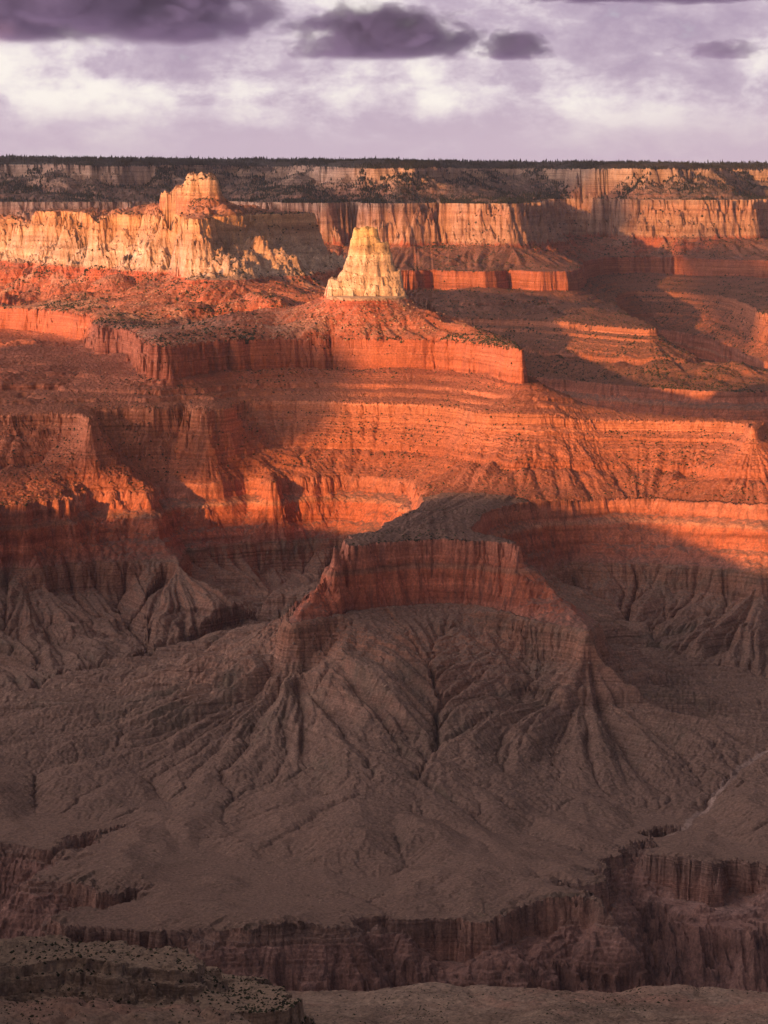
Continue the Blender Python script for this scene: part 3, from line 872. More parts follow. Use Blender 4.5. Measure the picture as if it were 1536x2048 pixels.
# ------------------------------------------------------------------ materials
def rock_material(name, beds, flat_col=None, flat_amt=0.0, streak=0.0, streak_col=(0.1, 0.05, 0.04), bed_scale=0.16, mottle=0.35, bump=0.6, veg=0.0,
                  rough=0.95, grain=1.0, blotch=None):
    """beds: list of (strata height, colour). Colour belongs to the bed; loose scree lies on the flatter ground."""
    m = bpy.data.materials.new(name)
    m.use_nodes = True
    t = NT(m.node_tree)
    g = t.n('ShaderNodeNewGeometry')
    pos = g.outputs['Position']
    sp = t.n('ShaderNodeSeparateXYZ')
    t.put(sp.inputs[0], pos)
    warp = t.noise(pos, 0.012, 4, 0.55)
    S = t.math('SUBTRACT', sp.outputs[2], t.math('MULTIPLY', t.math('SUBTRACT', sp.outputs[1], 7000.0), DIP))
    S = t.math('ADD', S, t.math('MULTIPLY', t.math('SUBTRACT', warp, 0.5), 9.0))
    lo, hi = beds[0][0], beds[-1][0]
    col = t.ramp(t.maprange(S, lo, hi), [((b[0] - lo) / (hi - lo), b[1]) for b in beds])
    # thin beds
    bedv = t.n('ShaderNodeCombineXYZ')
    t.put(bedv.inputs[0], t.math('MULTIPLY', sp.outputs[0], 0.0022))
    t.put(bedv.inputs[1], t.math('MULTIPLY', sp.outputs[1], 0.0022))
    t.put(bedv.inputs[2], t.math('MULTIPLY', S, bed_scale))
    bed = t.noise(bedv.outputs[0], 1.0, 5, 0.65)
    col = t.mix(1.0, col, t.ramp(bed, [(0.28, (0.50, 0.47, 0.46)), (0.48, (0.95, 0.95, 0.95)), (0.62, (1.15, 1.18, 1.2)), (0.74, (1.55, 1.75, 1.85))]), 'MULTIPLY')
    if streak > 0:
        st = t.noise(t.mapping(pos, (0.085, 0.085, 0.006)), 1.0, 5, 0.6, 0.3)
        col = t.mix(t.maprange(st, 0.5, 0.68, 0, streak), col, streak_col)
        st2 = t.noise(t.mapping(pos, (0.03, 0.03, 0.004), (5, 9, 2)), 1.0, 4, 0.6)
        col = t.mix(t.maprange(st2, 0.5, 0.7, 0, streak * 0.6), col, t.mix(1.0, col, (1.35, 1.45, 1.5), 'MULTIPLY'))
    mot = t.noise(pos, 0.02, 6, 0.62)
    col = t.mix(mottle, col, t.ramp(mot, [(0.3, (0.55, 0.52, 0.5)), (0.5, (1, 1, 1)), (0.7, (1.45, 1.45, 1.4))]), 'MULTIPLY') if mottle else col
    if blotch:
        bl = t.noise(pos, 0.006, 6, 0.65, 0.6)
        col = t.mix(t.maprange(bl, 0.52, 0.66, 0, 0.8), col, blotch)
    nz = t.n('ShaderNodeSeparateXYZ')
    t.put(nz.inputs[0], g.outputs['Normal'])
    flat = t.maprange(t.math('ADD', nz.outputs[2], t.math('MULTIPLY', t.math('SUBTRACT', mot, 0.5), 0.35)), 0.62, 0.86)
    if flat_col:
        col = t.mix(t.math('MULTIPLY', flat, flat_amt), col, flat_col)
    # grain of stones
    gr = t.noise(pos, 0.22, 5, 0.75)
    col = t.mix(0.55 * grain, col, t.ramp(gr, [(0.34, (0.42, 0.42, 0.43)), (0.5, (1, 1, 1)), (0.66, (1.75, 1.7, 1.65))]), 'MULTIPLY')
    if veg > 0:
        vo = t.n('ShaderNodeTexVoronoi')
        t.put(vo.inputs['Vector'], pos)
        vo.inputs['Scale'].default_value = 0.11
        spots = t.math('MULTIPLY', t.maprange(vo.outputs['Distance'], 0.42, 0.30), t.maprange(t.noise(pos, 0.018, 4, 0.6), 0.42, 0.58))
        spots = t.math('MULTIPLY', spots, t.maprange(nz.outputs[2], 0.45, 0.7))
        col = t.mix(t.math('MULTIPLY', spots, veg), col, (0.035, 0.04, 0.022))
    bs = t.n('ShaderNodeBsdfPrincipled')
    t.put(bs.inputs['Base Color'], col)
    bs.inputs['Roughness'].default_value = rough
    bs.inputs['Specular IOR Level'].default_value = 0.1
    if bump:
        h = t.math('ADD', t.math('MULTIPLY', gr, 0.8), t.math('MULTIPLY', bed, 1.2))
        b1 = t.n('ShaderNodeBump')
        b1.inputs['Strength'].default_value = bump
        b1.inputs['Distance'].default_value = 2.6
        t.put(b1.inputs['Height'], h)
        t.put(bs.inputs['Normal'], b1.outputs[0])
    o = t.n('ShaderNodeOutputMaterial')
    t.t.links.new(bs.outputs[0], o.inputs[0])
    return m


M = {}
M['forest_floor'] = rock_material('forest_floor', [(2200, (0.07, 0.06, 0.05)), (2330, (0.06, 0.055, 0.045))], veg=0.9)
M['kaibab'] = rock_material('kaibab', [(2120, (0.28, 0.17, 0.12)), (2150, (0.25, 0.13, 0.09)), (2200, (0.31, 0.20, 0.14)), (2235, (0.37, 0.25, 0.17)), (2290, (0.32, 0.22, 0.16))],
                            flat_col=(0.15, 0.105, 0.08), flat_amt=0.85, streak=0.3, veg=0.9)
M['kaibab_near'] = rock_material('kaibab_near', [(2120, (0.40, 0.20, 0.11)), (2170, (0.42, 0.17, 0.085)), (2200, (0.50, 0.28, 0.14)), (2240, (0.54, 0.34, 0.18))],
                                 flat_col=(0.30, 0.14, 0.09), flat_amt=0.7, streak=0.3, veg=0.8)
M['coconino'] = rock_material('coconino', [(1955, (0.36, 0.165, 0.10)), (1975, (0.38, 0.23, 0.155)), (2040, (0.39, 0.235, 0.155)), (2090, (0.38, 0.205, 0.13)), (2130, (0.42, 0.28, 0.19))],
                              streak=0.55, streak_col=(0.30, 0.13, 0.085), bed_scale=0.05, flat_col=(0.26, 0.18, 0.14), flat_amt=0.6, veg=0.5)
M['coconino_near'] = rock_material('coconino_near', [(1955, (0.46, 0.22, 0.13)), (1972, (0.52, 0.37, 0.25)), (2030, (0.51, 0.34, 0.22)), (2085, (0.50, 0.28, 0.145)), (2130, (0.54, 0.30, 0.135))],
                                   streak=0.4, streak_col=(0.40, 0.19, 0.10), bed_scale=0.05, flat_col=(0.36, 0.26, 0.19), flat_amt=0.5, veg=0.35, bump=0.9)
M['pinnacle'] = rock_material('pinnacle', [(1955, (0.50, 0.27, 0.15)), (1966, (0.56, 0.40, 0.25)), (2050, (0.56, 0.40, 0.24)), (2085, (0.57, 0.39, 0.18)), (2135, (0.58, 0.38, 0.14))],
                              streak=0.25, streak_col=(0.50, 0.30, 0.16), bed_scale=0.07, bump=0.9)
M['hermit'] = rock_material('hermit', [(1860, (0.38, 0.115, 0.06)), (1900, (0.40, 0.125, 0.065)), (1960, (0.42, 0.115, 0.06))], flat_col=(0.36, 0.18, 0.11), flat_amt=0.4, mottle=0.6, veg=0.7,
                            blotch=(0.46, 0.31, 0.22))
M['supai'] = rock_material('supai', [(1580, (0.38, 0.14, 0.08)), (1640, (0.40, 0.135, 0.07)), (1700, (0.46, 0.17, 0.09)), (1745, (0.48, 0.19, 0.10)), (1800, (0.39, 0.12, 0.06)), (1840, (0.43, 0.145, 0.075)), (1878, (0.40, 0.125, 0.065))],
                           flat_col=(0.32, 0.12, 0.07), flat_amt=0.7, streak=0.25, streak_col=(0.22, 0.08, 0.05), bed_scale=0.22, veg=0.3, bump=0.8)
M['supai_far'] = rock_material('supai_far', [(1580, (0.33, 0.125, 0.075)), (1700, (0.40, 0.155, 0.085)), (1745, (0.42, 0.17, 0.095)), (1800, (0.34, 0.115, 0.065)), (1840, (0.38, 0.14, 0.075)), (1878, (0.36, 0.12, 0.065))],  # darker copy of supai: recess shade deepened in the colour, plus bush cover
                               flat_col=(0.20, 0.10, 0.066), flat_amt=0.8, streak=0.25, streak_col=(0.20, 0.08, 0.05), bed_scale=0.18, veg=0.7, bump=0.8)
M['hermit_far'] = rock_material('hermit_far', [(1860, (0.32, 0.11, 0.065)), (1960, (0.34, 0.11, 0.06))], flat_col=(0.20, 0.11, 0.075), flat_amt=0.7, mottle=0.6, veg=0.8, blotch=(0.30, 0.18, 0.125))  # hermit darkened likewise, for the shaded recess and its bushes
M['redwall'] = rock_material('redwall', [(1460, (0.30, 0.17, 0.13)), (1500, (0.46, 0.15, 0.085)), (1545, (0.50, 0.16, 0.085)), (1550, (0.45, 0.20, 0.12)), (1554, (0.46, 0.21, 0.13)), (1560, (0.48, 0.165, 0.095)), (1600, (0.40, 0.16, 0.10))],
                             flat_col=(0.21, 0.13, 0.10), flat_amt=0.75, streak=0.75, streak_col=(0.20, 0.09, 0.065), bed_scale=0.07, veg=0.2, bump=0.7)
M['saddle'] = rock_material('saddle', [(1560, (0.24, 0.135, 0.10)), (1640, (0.25, 0.14, 0.10))], flat_col=(0.19, 0.118, 0.088), flat_amt=0.7, veg=0.6)
M['muav'] = rock_material('muav', [(1250, (0.25, 0.168, 0.128)), (1330, (0.265, 0.174, 0.128)), (1400, (0.32, 0.185, 0.13)), (1450, (0.36, 0.18, 0.115)), (1475, (0.33, 0.165, 0.105))],
                          blotch=(0.185, 0.148, 0.108), flat_col=(0.26, 0.172, 0.128), flat_amt=0.85, streak=0.35, streak_col=(0.17, 0.10, 0.08), bed_scale=0.3, veg=0.25, bump=0.9)
M['tapeats'] = rock_material('tapeats', [(1180, (0.32, 0.19, 0.15)), (1215, (0.36, 0.20, 0.15)), (1230, (0.29, 0.175, 0.135)), (1256, (0.28, 0.185, 0.145))],
                             flat_col=(0.26, 0.175, 0.14), flat_amt=0.8, streak=0.3, bed_scale=0.5, bump=1.0, blotch=(0.46, 0.27, 0.20))
M['schist'] = rock_material('schist', [(880, (0.20, 0.13, 0.115)), (1100, (0.28, 0.165, 0.135)), (1185, (0.29, 0.17, 0.135))], streak=0.7, streak_col=(0.095, 0.065, 0.06), bed_scale=0.02, mottle=0.8, bump=1.0,
                            blotch=(0.38, 0.22, 0.175))
M['wash'] = rock_material('wash', [(1000, (0.36, 0.265, 0.215)), (1300, (0.37, 0.27, 0.22))], bump=0.4)
M['bluff'] = rock_material('bluff', [(1400, (0.28, 0.20, 0.145)), (1450, (0.36, 0.26, 0.18)), (1480, (0.29, 0.205, 0.145)), (1500, (0.34, 0.25, 0.175)), (1530, (0.30, 0.22, 0.16))],
                           flat_col=(0.40, 0.29, 0.20), flat_amt=0.8, streak=0.8, streak_col=(0.12, 0.085, 0.07), bed_scale=0.25, veg=0.35, bump=1.0)
M['near_hill'] = rock_material('near_hill', [(1300, (0.36, 0.26, 0.19)), (1560, (0.37, 0.265, 0.19))], mottle=0.6, veg=0.35, blotch=(0.40, 0.235, 0.17))


# ------------------------------------------------------------------ objects from the sheet
def link_mesh(name, verts, faces, mat, parent=None, normals=None, smooth_shade=True):
    me = bpy.data.meshes.new(name)
    nf = len(faces)
    k = faces.shape[1]
    me.vertices.add(len(verts))
    me.vertices.foreach_set('co', verts.astype(np.float32).ravel())
    me.loops.add(nf * k)
    me.loops.foreach_set('vertex_index', faces.astype(np.int32).ravel())
    me.polygons.add(nf)
    me.polygons.foreach_set('loop_start', np.arange(0, nf * k, k, dtype=np.int32))
    me.polygons.foreach_set('loop_total', np.full(nf, k, np.int32))
    if smooth_shade:
        me.polygons.foreach_set('use_smooth', np.ones(nf, bool))
    me.update()
    me.validate()
    if normals is not None:
        me.normals_split_custom_set_from_vertices(normals)
    me.materials.append(mat)
    o = bpy.data.objects.new(name, me)
    C.objects.link(o)
    if parent is not None:
        o.parent = parent
        o.matrix_parent_inverse.identity()
        o.location = -parent.location
    return o


def tag(o, label, cat, kind=None, group=None):
    o['label'] = label
    o['category'] = cat
    if kind:
        o['kind'] = kind
    if group:
        o['group'] = group
    return o


def thing(name, loc, label, cat, kind=None):
    o = bpy.data.objects.new(name, None)
    C.objects.link(o)
    o.location = loc
    o.empty_display_size = 50
    return tag(o, label, cat, kind)


taken = np.zeros(len(quads), bool)


def take(mask):
    global taken
    m = mask & ~taken
    taken |= m
    return m


def piece(name, mask, mat, parent=None):
    m = take(mask)
    if m.sum() < 4:
        return None
    f = quads[m]
    used, inv = np.unique(f.ravel(), return_inverse=True)
    return link_mesh(name, co[used], inv.reshape(-1, 4), M[mat], parent, nrm[used])


fS = fZ - DIP * (fY - 7000)
farline = np.interp(fX, [-6500, -1500, -300, 0, 200, 400, 700, 1500, 3000], [10730, 10680, 10480, 10180, 9600, 8800, 8050, 7700, 7700])
isfar = fY > farline
near_pin = (np.abs(fX + 45) < 260) & (np.abs(fY - 7080) < 270) & ~isfar

north = thing('canyon_wall', (0, 12800, 2150), 'long far canyon wall in purple haze with dark forested rim along the skyline', 'cliff', 'structure')
piece('rim_plateau', isfar & (fb == 0), 'forest_floor', north)
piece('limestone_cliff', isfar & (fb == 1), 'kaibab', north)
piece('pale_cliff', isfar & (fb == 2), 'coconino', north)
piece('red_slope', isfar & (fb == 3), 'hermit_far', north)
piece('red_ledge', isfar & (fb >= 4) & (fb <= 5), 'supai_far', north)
piece('lower_cliff', isfar & (fb >= 6) & (fb <= 8), 'redwall', north)

pin = thing('sandstone_pinnacle', (-45, 7060, 1960), 'pale yellow sandstone pinnacle with a small block top, on a red talus cone', 'rock pinnacle', 'structure')
piece('summit_block', near_pin & (fb <= 1), 'pinnacle', pin)
piece('tower', near_pin & (fb == 2), 'pinnacle', pin)
piece('talus_slope', near_pin & (fb == 3), 'hermit', pin)

butte = thing('layered_butte', (-600, 9000, 1960), 'broad butte with orange stepped cap above fluted cream cliffs, shaded on its right face', 'butte', 'structure')
piece('summit_cap', (fb == 0) & ~isfar, 'kaibab_near', butte)
piece('upper_slope', (fb == 1) & ~isfar, 'kaibab_near', butte)
piece('pale_cliff', (fb == 2) & ~isfar, 'coconino_near', butte)
piece('talus_slope', (fb == 3) & ~isfar, 'hermit', butte)

mesa = thing('red_mesa', (0, 6800, 1600), 'glowing orange red mesa of ledges and stepped cliffs below the pale pinnacle', 'mesa', 'structure')
piece('upper_cliff', (fb == 4) & ~isfar, 'supai', mesa)
saddle = (fb == 5) & (fY < 6180) & (fX > -150) & (fX < 330) & (fY < 5990 - 0.35 * (fX - 60))
prom = thing('cliff_promontory', (100, 5300, 1465), 'dark topped promontory of red cliff thrust forward above the grey talus cone', 'cliff', 'structure')
piece('top', saddle, 'saddle', prom)
promcliff = (fb == 6) & (fY < 5800) & (fX > -260) & (fX < 420)
piece('red_cliff', promcliff, 'redwall', prom)
piece('ledge', (fb == 5) & ~isfar, 'supai', mesa)
lw = thing('cliff_wall', (-600, 6050, 1465), 'red cliff wall at the left, half in shadow above grey talus', 'cliff', 'structure')
piece('wall', (fb == 6) & (fX < -400) & ~isfar, 'redwall', lw)
cw = thing('cliff_wall', (-150, 6350, 1465), 'sunlit red cliff at the back of the alcove left of the promontory', 'cliff', 'structure')
piece('wall', (fb == 6) & (fX < 60) & ~isfar, 'redwall', cw)
rw = thing('cliff_wall', (600, 5950, 1465), 'long red cliff wall to the right of the promontory, crossed by a curved shadow', 'cliff', 'structure')
piece('wall', (fb == 6) & ~isfar, 'redwall', rw)

dwf = polyline_dist(WASH, fX + 9 * perlin(fX / 60, fY / 60, 5), fY + 14 * perlin(fX / 60, fY / 60, 6))
dwf2 = polyline_dist(WASH2, fX, fY)
o = piece('dry_wash', (fb == 7) & (dwf < 6.5 + 5 * perlin(fX / 30, fY / 30, 3)), 'wash')
if o:
    tag(o, 'pale dry stream bed winding down to the head of the side canyon', 'stream bed', 'structure')
o = piece('shale_slope', (fb == 7), 'muav')
if o:
    tag(o, 'grey brown gullied shale slopes and rolling platform above the inner gorge', 'slope', 'structure')
o = piece('platform_rim', (fb == 8), 'tapeats')
if o:
    tag(o, 'thin brown ledges of the platform rim over the inner gorge', 'cliff', 'structure')
o = piece('gorge_wall', (fb == 9) | (fb == 10), 'schist')
if o:
    tag(o, 'dark ribbed crystalline rock walls of the inner gorge', 'cliff', 'structure')
o = piece('rock_bluff', (fb == 12), 'bluff')
if o:
    tag(o, 'tan rock bluff with shrub dotted top at the lower left corner', 'bluff', 'structure')
o = piece('hill', (fb == 13), 'near_hill')
if o:
    tag(o, 'rounded scrubby hill in front of the tan bluff at the bottom left', 'hill', 'structure')
o = piece('hill', (fb == 11), 'near_hill')
if o:
    tag(o, 'smooth grey brown hill along the bottom edge before the inner gorge', 'hill', 'structure')
o = piece('terrain', ~taken, 'muav')
if o:
    tag(o, 'remaining canyon floor behind the mesa', 'terrain', 'structure')
print('pieces', round(time.time() - T0, 1))


# ------------------------------------------------------------------ the near rim behind and to the left of the viewer (it casts the evening shadow)
def near_rim():
    n_c = 300
    c = np.linspace(-5200, 2500, n_c)
    # (cross position, distance towards the light, height of the skyline that shades the canyon)
    want = [(-5200, 2000, 2030), (-4300, 2000, 1985), (-4080, 2000, 1990), (-3920, 2000, 2020), (-3800, 2000, 2058), (-3700, 2000, 2050), (-3560, 2000, 2035), (-3420, 2000, 2050),
            (-3270, 2000, 2130), (-3119, 2000, 2138), (-2950, 2000, 2120), (-2850, 2000, 2085), (-2711, 2000, 2040), (-2500, 1900, 2040), (-2250, 1700, 2060),
            (-1900, 1350, 2090), (-1500, 1000, 2110), (-900, 500, 2125), (-300, 100, 2140), (0, 6, 2146), (2500, 6, 2146)]
    prof = np.interp(c, [a[0] for a in want], [a[2] for a in want])
    edge = np.interp(c, [a[0] for a in want], [a[1] for a in want])
    t = np.concatenate([np.linspace(-2500, 0, 20), np.linspace(3, 40, 8), np.linspace(60, 900, 32)])
    ca, ta = np.meshgrid(c, t, indexing='ij')
    tt = edge[:, None] + ta
    drop = np.interp(ta, [-2500, 0, 3, 40, 60, 200, 500, 900], [0, 0, 10, 90, 120, 300, 1100, 1500])
    n = 18 * fbm(ca, tt, 300, 4, 6) * (np.abs(ca) > 60)
    z = prof[:, None] - drop + np.where(np.abs(ca) > 200, 4 * fbm(ca, tt, 90, 3, 3), 0) - 0.0 * ta
    tn = tt + n * 0.6
    s, co_ = math.sin(SUN_AZ), math.cos(SUN_AZ)
    X = s * tn + co_ * ca
    Y = co_ * tn - s * ca
    verts = np.stack([X, Y, z], -1).reshape(-1, 3)
    a, b = np.meshgrid(np.arange(n_c - 1), np.arange(len(t) - 1), indexing='ij')
    q = (a * len(t) + b).ravel()
    f = np.stack([q, q + 1, q + len(t) + 1, q + len(t)], 1)
    o = link_mesh('near_rim', verts, f, M['near_hill'])
    tag(o, 'near canyon rim under the viewpoint, outside the picture', 'terrain', 'structure')


near_rim()


# ------------------------------------------------------------------ vegetation and loose stones, scattered over the sheet
srng = np.random.RandomState(11)
fn = np.cross(co[quads[:, 1]] - co[quads[:, 0]], co[quads[:, 3]] - co[quads[:, 0]])
fn /= np.linalg.norm(fn, axis=1, keepdims=True) + 1e-9
fnz = np.abs(fn[:, 2])
inview = (np.abs(fX / fY * FOCAL) < 830)


def plain_material(name, col, var=0.5, scale=0.05):
    m = bpy.data.materials.new(name)
    m.use_nodes = True
    t = NT(m.node_tree)
    g = t.n('ShaderNodeNewGeometry')
    nz = t.noise(g.outputs['Position'], scale, 3, 0.6)
    c = t.mix(1.0, col, t.ramp(nz, [(0.3, (1 - var,) * 3), (0.7, (1 + var, 1 + var, 1 + var * .8))]), 'MULTIPLY')
    bs = t.n('ShaderNodeBsdfPrincipled')
    t.put(bs.inputs['Base Color'], c)
    bs.inputs['Roughness'].default_value = 0.95
    bs.inputs['Specular IOR Level'].default_value = 0.05
    o = t.n('ShaderNodeOutputMaterial')
    t.t.links.new(bs.outputs[0], o.inputs[0])
    return m


M['pine'] = plain_material('pine', (0.030, 0.034, 0.022))
M['shrub'] = plain_material('shrub', (0.045, 0.047, 0.026))
M['stone'] = plain_material('stone', (0.42, 0.25, 0.155), 0.45, 0.02)
M['red_stone'] = plain_material('red_stone', (0.40, 0.19, 0.115), 0.45, 0.02)
M['dark_stone'] = plain_material('dark_stone', (0.30, 0.21, 0.165), 0.5, 0.02)

OCT_V = np.array([(1, 0, 0), (0, 1, 0), (-1, 0, 0), (0, -1, 0), (0, 0, 1), (0, 0, -1)], float)
OCT_F = np.array([(0, 1, 4), (1, 2, 4), (2, 3, 4), (3, 0, 4), (1, 0, 5), (2, 1, 5), (3, 2, 5), (0, 3, 5)])
_a = np.linspace(0, 2 * np.pi, 6)[:-1]
PINE_V = np.concatenate([np.stack([np.cos(_a) * .30, np.sin(_a) * .30, np.full(5, .02)], 1), [[0, 0, .62]], np.stack([np.cos(_a + .6) * .2, np.sin(_a + .6) * .2, np.full(5, .42)], 1), [[0, 0, 1.0]]])
PINE_F = np.array([(i, (i + 1) % 5, 5) for i in range(5)] + [(6 + i, 6 + (i + 1) % 5, 11) for i in range(5)])


def scatter(name, mask, count, smin, smax, mat, base_v, base_f, jitter, squash, label, cat, dens=None, sink=0.2, power=2.0, sizemod=None):
    ids = np.flatnonzero(mask)
    if len(ids) == 0:
        return None
    if dens is not None:
        p = np.maximum(dens[ids], 0)
        ids = srng.choice(ids, count, p=p / p.sum())
    else:
        ids = srng.choice(ids, count)
    a, b = srng.rand(count, 1), srng.rand(count, 1)
    Q = [co[quads[ids, k]] for k in range(4)]
    P = (Q[0] * (1 - a) + Q[1] * a) * (1 - b) + (Q[3] * (1 - a) + Q[2] * a) * b
    sz = smin + (smax - smin) * srng.rand(count) ** power
    if sizemod is not None:
        sz = sz * sizemod[ids]
    th = srng.rand(count) * 2 * np.pi
    nv = len(base_v)
    V = np.repeat(base_v[None], count, 0)
    V = V * (1 + jitter * (srng.rand(count, nv, 1) - .5) * 2)
    V = V * np.stack([np.ones(count), 0.7 + .6 * srng.rand(count), squash * (0.75 + .5 * srng.rand(count))], 1)[:, None, :]
    c, s_ = np.cos(th)[:, None], np.sin(th)[:, None]
    V = np.stack([V[..., 0] * c - V[..., 1] * s_, V[..., 0] * s_ + V[..., 1] * c, V[..., 2]], -1)
    V = V * sz[:, None, None] + P[:, None, :]
    V[..., 2] -= sz[:, None] * sink
    F = base_f[None] + (np.arange(count) * nv)[:, None, None]
    o = link_mesh(name, V.reshape(-1, 3), F.reshape(-1, 3), mat, smooth_shade=False)
    return tag(o, label, cat, 'stuff')


pn = 0.5 + 1.2 * fbm(fX, fY, 160, 3, 12)
scatter('rim_forest', isfar & inview & ((fb == 0) | ((fb == 1) & (fnz > .45))), 30000, 6, 14, M['pine'], PINE_V, PINE_F, .25, 1.0,
        'dark pine forest along the rim and upper slopes of the far canyon wall', 'forest', np.clip(0.45 + 1.3 * fbm(fX, fY, 240, 3, 5), .08, 1.5), sink=0.05, power=1.3, sizemod=np.clip(1.0 + 0.7 * fbm(fX, fY, 150, 3, 9), .6, 1.35))
scatter('slope_shrubbery', inview & ~isfar & ((fb == 3) | (fnz > .62)) & (fb <= 3) & (fnz > .4) & ~near_pin, 13000, 1.6, 5.5, M['shrub'], OCT_V, OCT_F, .3, .8,
        'small dark bushes dotting the ledges and talus of the broad butte', 'bushes', np.clip(pn, .02, 1.5))
scatter('talus_shrubbery', inview & near_pin & (fb == 3), 500, 1.5, 4.5, M['shrub'], OCT_V, OCT_F, .3, .8, 'sparse bushes on the talus cone under the pinnacle', 'bushes')
scatter('wall_shrubbery', inview & isfar & (fb >= 2) & (fb <= 5) & (fnz > .4), 13000, 2.2, 6.5, M['shrub'], OCT_V, OCT_F, .3, .8,
        'dark bushes speckling the lower slopes of the far canyon wall', 'bushes', np.clip(pn, .05, 1.5))
scatter('mesa_shrubbery', inview & ~isfar & ((fb == 4) | (fb == 5)) & (fnz > .5), 9000, 1.2, 3.6, M['shrub'], OCT_V, OCT_F, .3, .75,
        'scattered bushes on the ledges of the red mesa', 'bushes', np.clip(pn, .05, 1.5))
scatter('bluff_shrubbery', inview & (fb == 12) & (fnz > .45), 2600, .6, 2.8, M['shrub'], OCT_V, OCT_F, .3, .8, 'dark shrubs dotting the top of the tan bluff', 'bushes', np.clip(pn, .1, 1.5), power=1.5)
scatter('hill_shrubbery', inview & ((fb == 13) | (fb == 11)), 9000, .5, 1.9, M['shrub'], OCT_V, OCT_F, .3, .8, 'low scrub on the hills along the bottom edge', 'bushes', np.clip(pn, .1, 1.5))
scatter('talus_rubble', inview & ~isfar & (fb == 3), 7000, .8, 5.0, M['stone'], OCT_V, OCT_F, .35, .8, 'pale fallen blocks strewn over the talus below butte and pinnacle', 'rubble', power=5.0)
scatter('ledge_rubble', inview & ~isfar & ((fb == 4) | (fb == 5)) & (fnz > .4) & ~saddle, 7000, .7, 3.4, M['red_stone'], OCT_V, OCT_F, .35, .8, 'broken red blocks lying on the mesa ledges', 'rubble', power=5.0)
scatter('slope_rubble', inview & (fb == 7), 16000, .5, 3.2, M['dark_stone'], OCT_V, OCT_F, .35, .8, 'grey brown stones strewn over the shale slopes', 'rubble', power=4.0)
print('scatter', round(time.time() - T0, 1))


# ------------------------------------------------------------------ the air in the canyon
def haze_box():
    x0, x1, y0, y1, z0, z1 = -14000, 12000, -6000, 19500, 700, 2560
    v = np.array([(x0, y0, z0), (x1, y0, z0), (x1, y1, z0), (x0, y1, z0), (x0, y0, z1), (x1, y0, z1), (x1, y1, z1), (x0, y1, z1)], float)
    f = np.array([(0, 3, 2, 1), (4, 5, 6, 7), (0, 1, 5, 4), (1, 2, 6, 5), (2, 3, 7, 6), (3, 0, 4, 7)])
    m = bpy.data.materials.new('haze')
    m.use_nodes = True
    t = NT(m.node_tree)
    pv = t.n('ShaderNodeVolumePrincipled')
    pv.inputs['Color'].default_value = (0.66, 0.74, 1.0, 1)
    pv.inputs['Density'].default_value = 0.5e-5
    o = t.n('ShaderNodeOutputMaterial')
    t.t.links.new(pv.outputs[0], o.inputs['Volume'])
    ob = link_mesh('haze', v, f, m, smooth_shade=False)
    tag(ob, 'thin evening haze filling the canyon air', 'haze', 'stuff')


haze_box()


# ------------------------------------------------------------------ clouds
def puff_mesh(name, seed, lumps, flat):
    """closed lumpy cloud body, unit size"""
    import bmesh
    bm = bmesh.new()
    bmesh.ops.create_icosphere(bm, subdivisions=5, radius=1.0)
    P = np.array([v.co[:] for v in bm.verts])
    d = 1 + lumps * (np.abs(perlin(P[:, 0] * 2.2 + P[:, 2] * 1.3 + seed, P[:, 1] * 2.2 - P[:, 2] + seed * 3, seed)) * 1.6 - .3) \
        + 0.4 * lumps * perlin(P[:, 0] * 5 + P[:, 2] * 3, P[:, 1] * 5 + P[:, 2] * 4 + seed, seed + 3)
    P = P * d[:, None]
    P[:, 2] = np.where(P[:, 2] < -flat, -flat + (P[:, 2] + flat) * .25, P[:, 2])
    for v, p in zip(bm.verts, P):
        v.co = p
    me = bpy.data.meshes.new(name)
    bm.to_mesh(me)
    bm.free()
    me.polygons.foreach_set('use_smooth', np.ones(len(me.polygons), bool))
    return me


def cloud(name, loc, size, seed, dens, label, colour, asp=3.0, edge=0.0):
    me = puff_mesh(name, seed, 0.22, 0.55)
    m = bpy.data.materials.new('cloud')
    m.use_nodes = True
    t = NT(m.node_tree)
    oc = t.n('ShaderNodeTexCoord').outputs['Object']
    ln = t.n('ShaderNodeVectorMath', operation='LENGTH')
    t.put(ln.inputs[0], oc)
    nz = t.noise(t.mapping(oc, (asp * .9, 1.6, 1.25), (seed * 3.7, seed * 1.3, seed)), 1.3, 5, 0.58, 0.2)
    v = t.math('ADD', t.math('SUBTRACT', 0.86 - edge, ln.outputs['Value']), t.math('MULTIPLY', t.math('SUBTRACT', nz, 0.5), 2.3))
    sp = t.n('ShaderNodeSeparateXYZ')
    t.put(sp.inputs[0], oc)
    v = t.math('MULTIPLY', t.maprange(v, 0.0, 0.35, 0, 1, True), t.maprange(sp.outputs[2], -0.62, -0.40, 0, 1, True))
    pv = t.n('ShaderNodeVolumePrincipled')
    pv.inputs['Color'].default_value = (*colour, 1)
    t.put(pv.inputs['Density'], t.math('MULTIPLY', v, dens))
    o = t.n('ShaderNodeOutputMaterial')
    t.t.links.new(pv.outputs[0], o.inputs['Volume'])
    me.materials.append(m)
    ob = bpy.data.objects.new(name, me)
    C.objects.link(ob)
    ob.location = loc
    ob.scale = size
    return tag(ob, label, 'cloud')


def at(u, v, Y):
    return ((u - FW / 2) / FOCAL * Y, Y, EYE_Z - (v - HORIZON) / FOCAL * Y)


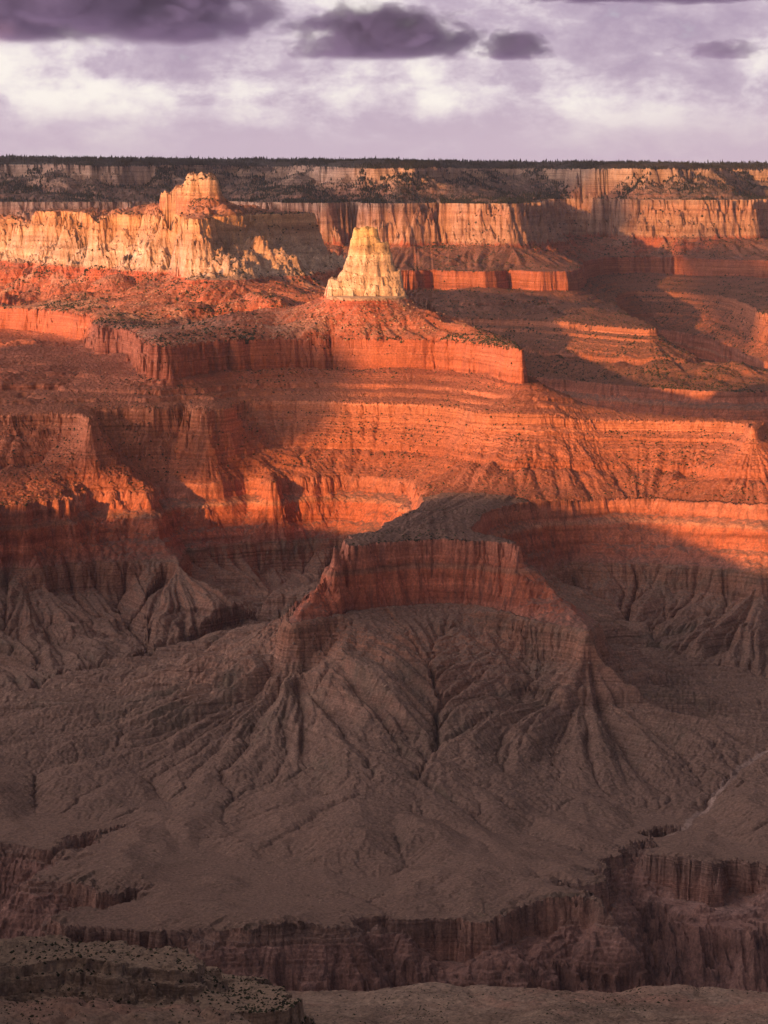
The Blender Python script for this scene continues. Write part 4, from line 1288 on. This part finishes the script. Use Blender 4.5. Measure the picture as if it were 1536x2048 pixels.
YC = 30000.0
PX = YC / FOCAL
DC = (0.40, 0.35, 0.50)
cloud('cloud', at(170, 18, YC), (450 * PX, 1300, 118 * PX), 1, 0.0045, 'large dark purple cloud filling the upper left corner of the sky', DC, 3.0)
cloud('cloud', at(768, 76, YC), (220 * PX, 700, 76 * PX), 2, 0.006, 'dark violet cloud with a lumpy top at the upper middle of the sky', DC, 2.6)
cloud('cloud', at(1030, 96, YC), (78 * PX, 350, 44 * PX), 3, 0.007, 'small dark oval cloud just right of the lumpy violet cloud', DC, 1.6)
cloud('cloud', at(1280, -16, YC), (350 * PX, 900, 34 * PX), 4, 0.005, 'dark cloud strip along the top edge at the right of the sky', DC, 4.0)
cloud('cloud', at(1440, 102, YC), (120 * PX, 400, 30 * PX), 5, 0.003, 'wispy mauve cloud near the right edge of the sky', DC, 2.6, 0.1)


def shade_cloud(name, c, t, q, half_c, half_q, label, seed, clear=0.0, tilt=0.0, deep=500):
    """unseen cloud added sunward of what it has to shade: c = position across the light, q = height where its shadow line meets t = 0"""
    me = puff_mesh(name, seed, 0.16, 0.7)
    m = plain_material('shade_cloud_white', (0.8, 0.8, 0.8), 0.05)
    if clear > 0:
        bs = next(n for n in m.node_tree.nodes if n.type == 'BSDF_PRINCIPLED')
        bs.inputs['Alpha'].default_value = 1 - clear
    me.materials.append(m)
    ob = bpy.data.objects.new(name, me)
    C.objects.link(ob)
    sA, cA = math.sin(SUN_AZ), math.cos(SUN_AZ)
    ob.location = (sA * t + cA * c, cA * t - sA * c, q - t * math.tan(SUN_EL))
    ob.rotation_euler = (0, tilt, -SUN_AZ)
    ob.scale = (half_c, deep, half_q)
    return tag(ob, label, 'cloud')


shade_cloud('cloud', -9200, -3500, 4515, 2150, 430, 'added unseen cloud bank in the west that shades the far rim', 6)  # clouds added out of view, each only to shade one chosen part
shade_cloud('cloud', -8500, -4000, 4010, 1650, 190, 'added unseen veil of cloud that dims the far wall', 8, 0.30, deep=250)
shade_cloud('cloud', -4620, -3000, 2650, 700, 330, 'added unseen veil of cloud that dims the left of the mesa', 12, 0.33, deep=200)
shade_cloud('cloud', -6740, -3600, 4270, 190, 130, 'small added cloud, unseen, that shades the back of the far recess', 14, deep=150)
shade_cloud('cloud', -5440, -3600, 3725, 540, 130, 'low slanting cloud, added unseen to shade the far recess', 16, 0.0, R(28), 150)
shade_cloud('cloud', -5740, -3600, 3840, 580, 165, 'slanting cloud, added unseen to deepen the shade beside the far spur', 9, 0.0, R(28), 150)
shade_cloud('cloud', -16900, 8000, 8900, 4200, 1050, 'broad added cloud bank, unseen, that shades the violet clouds', 10)
print('done', round(time.time() - T0, 1))
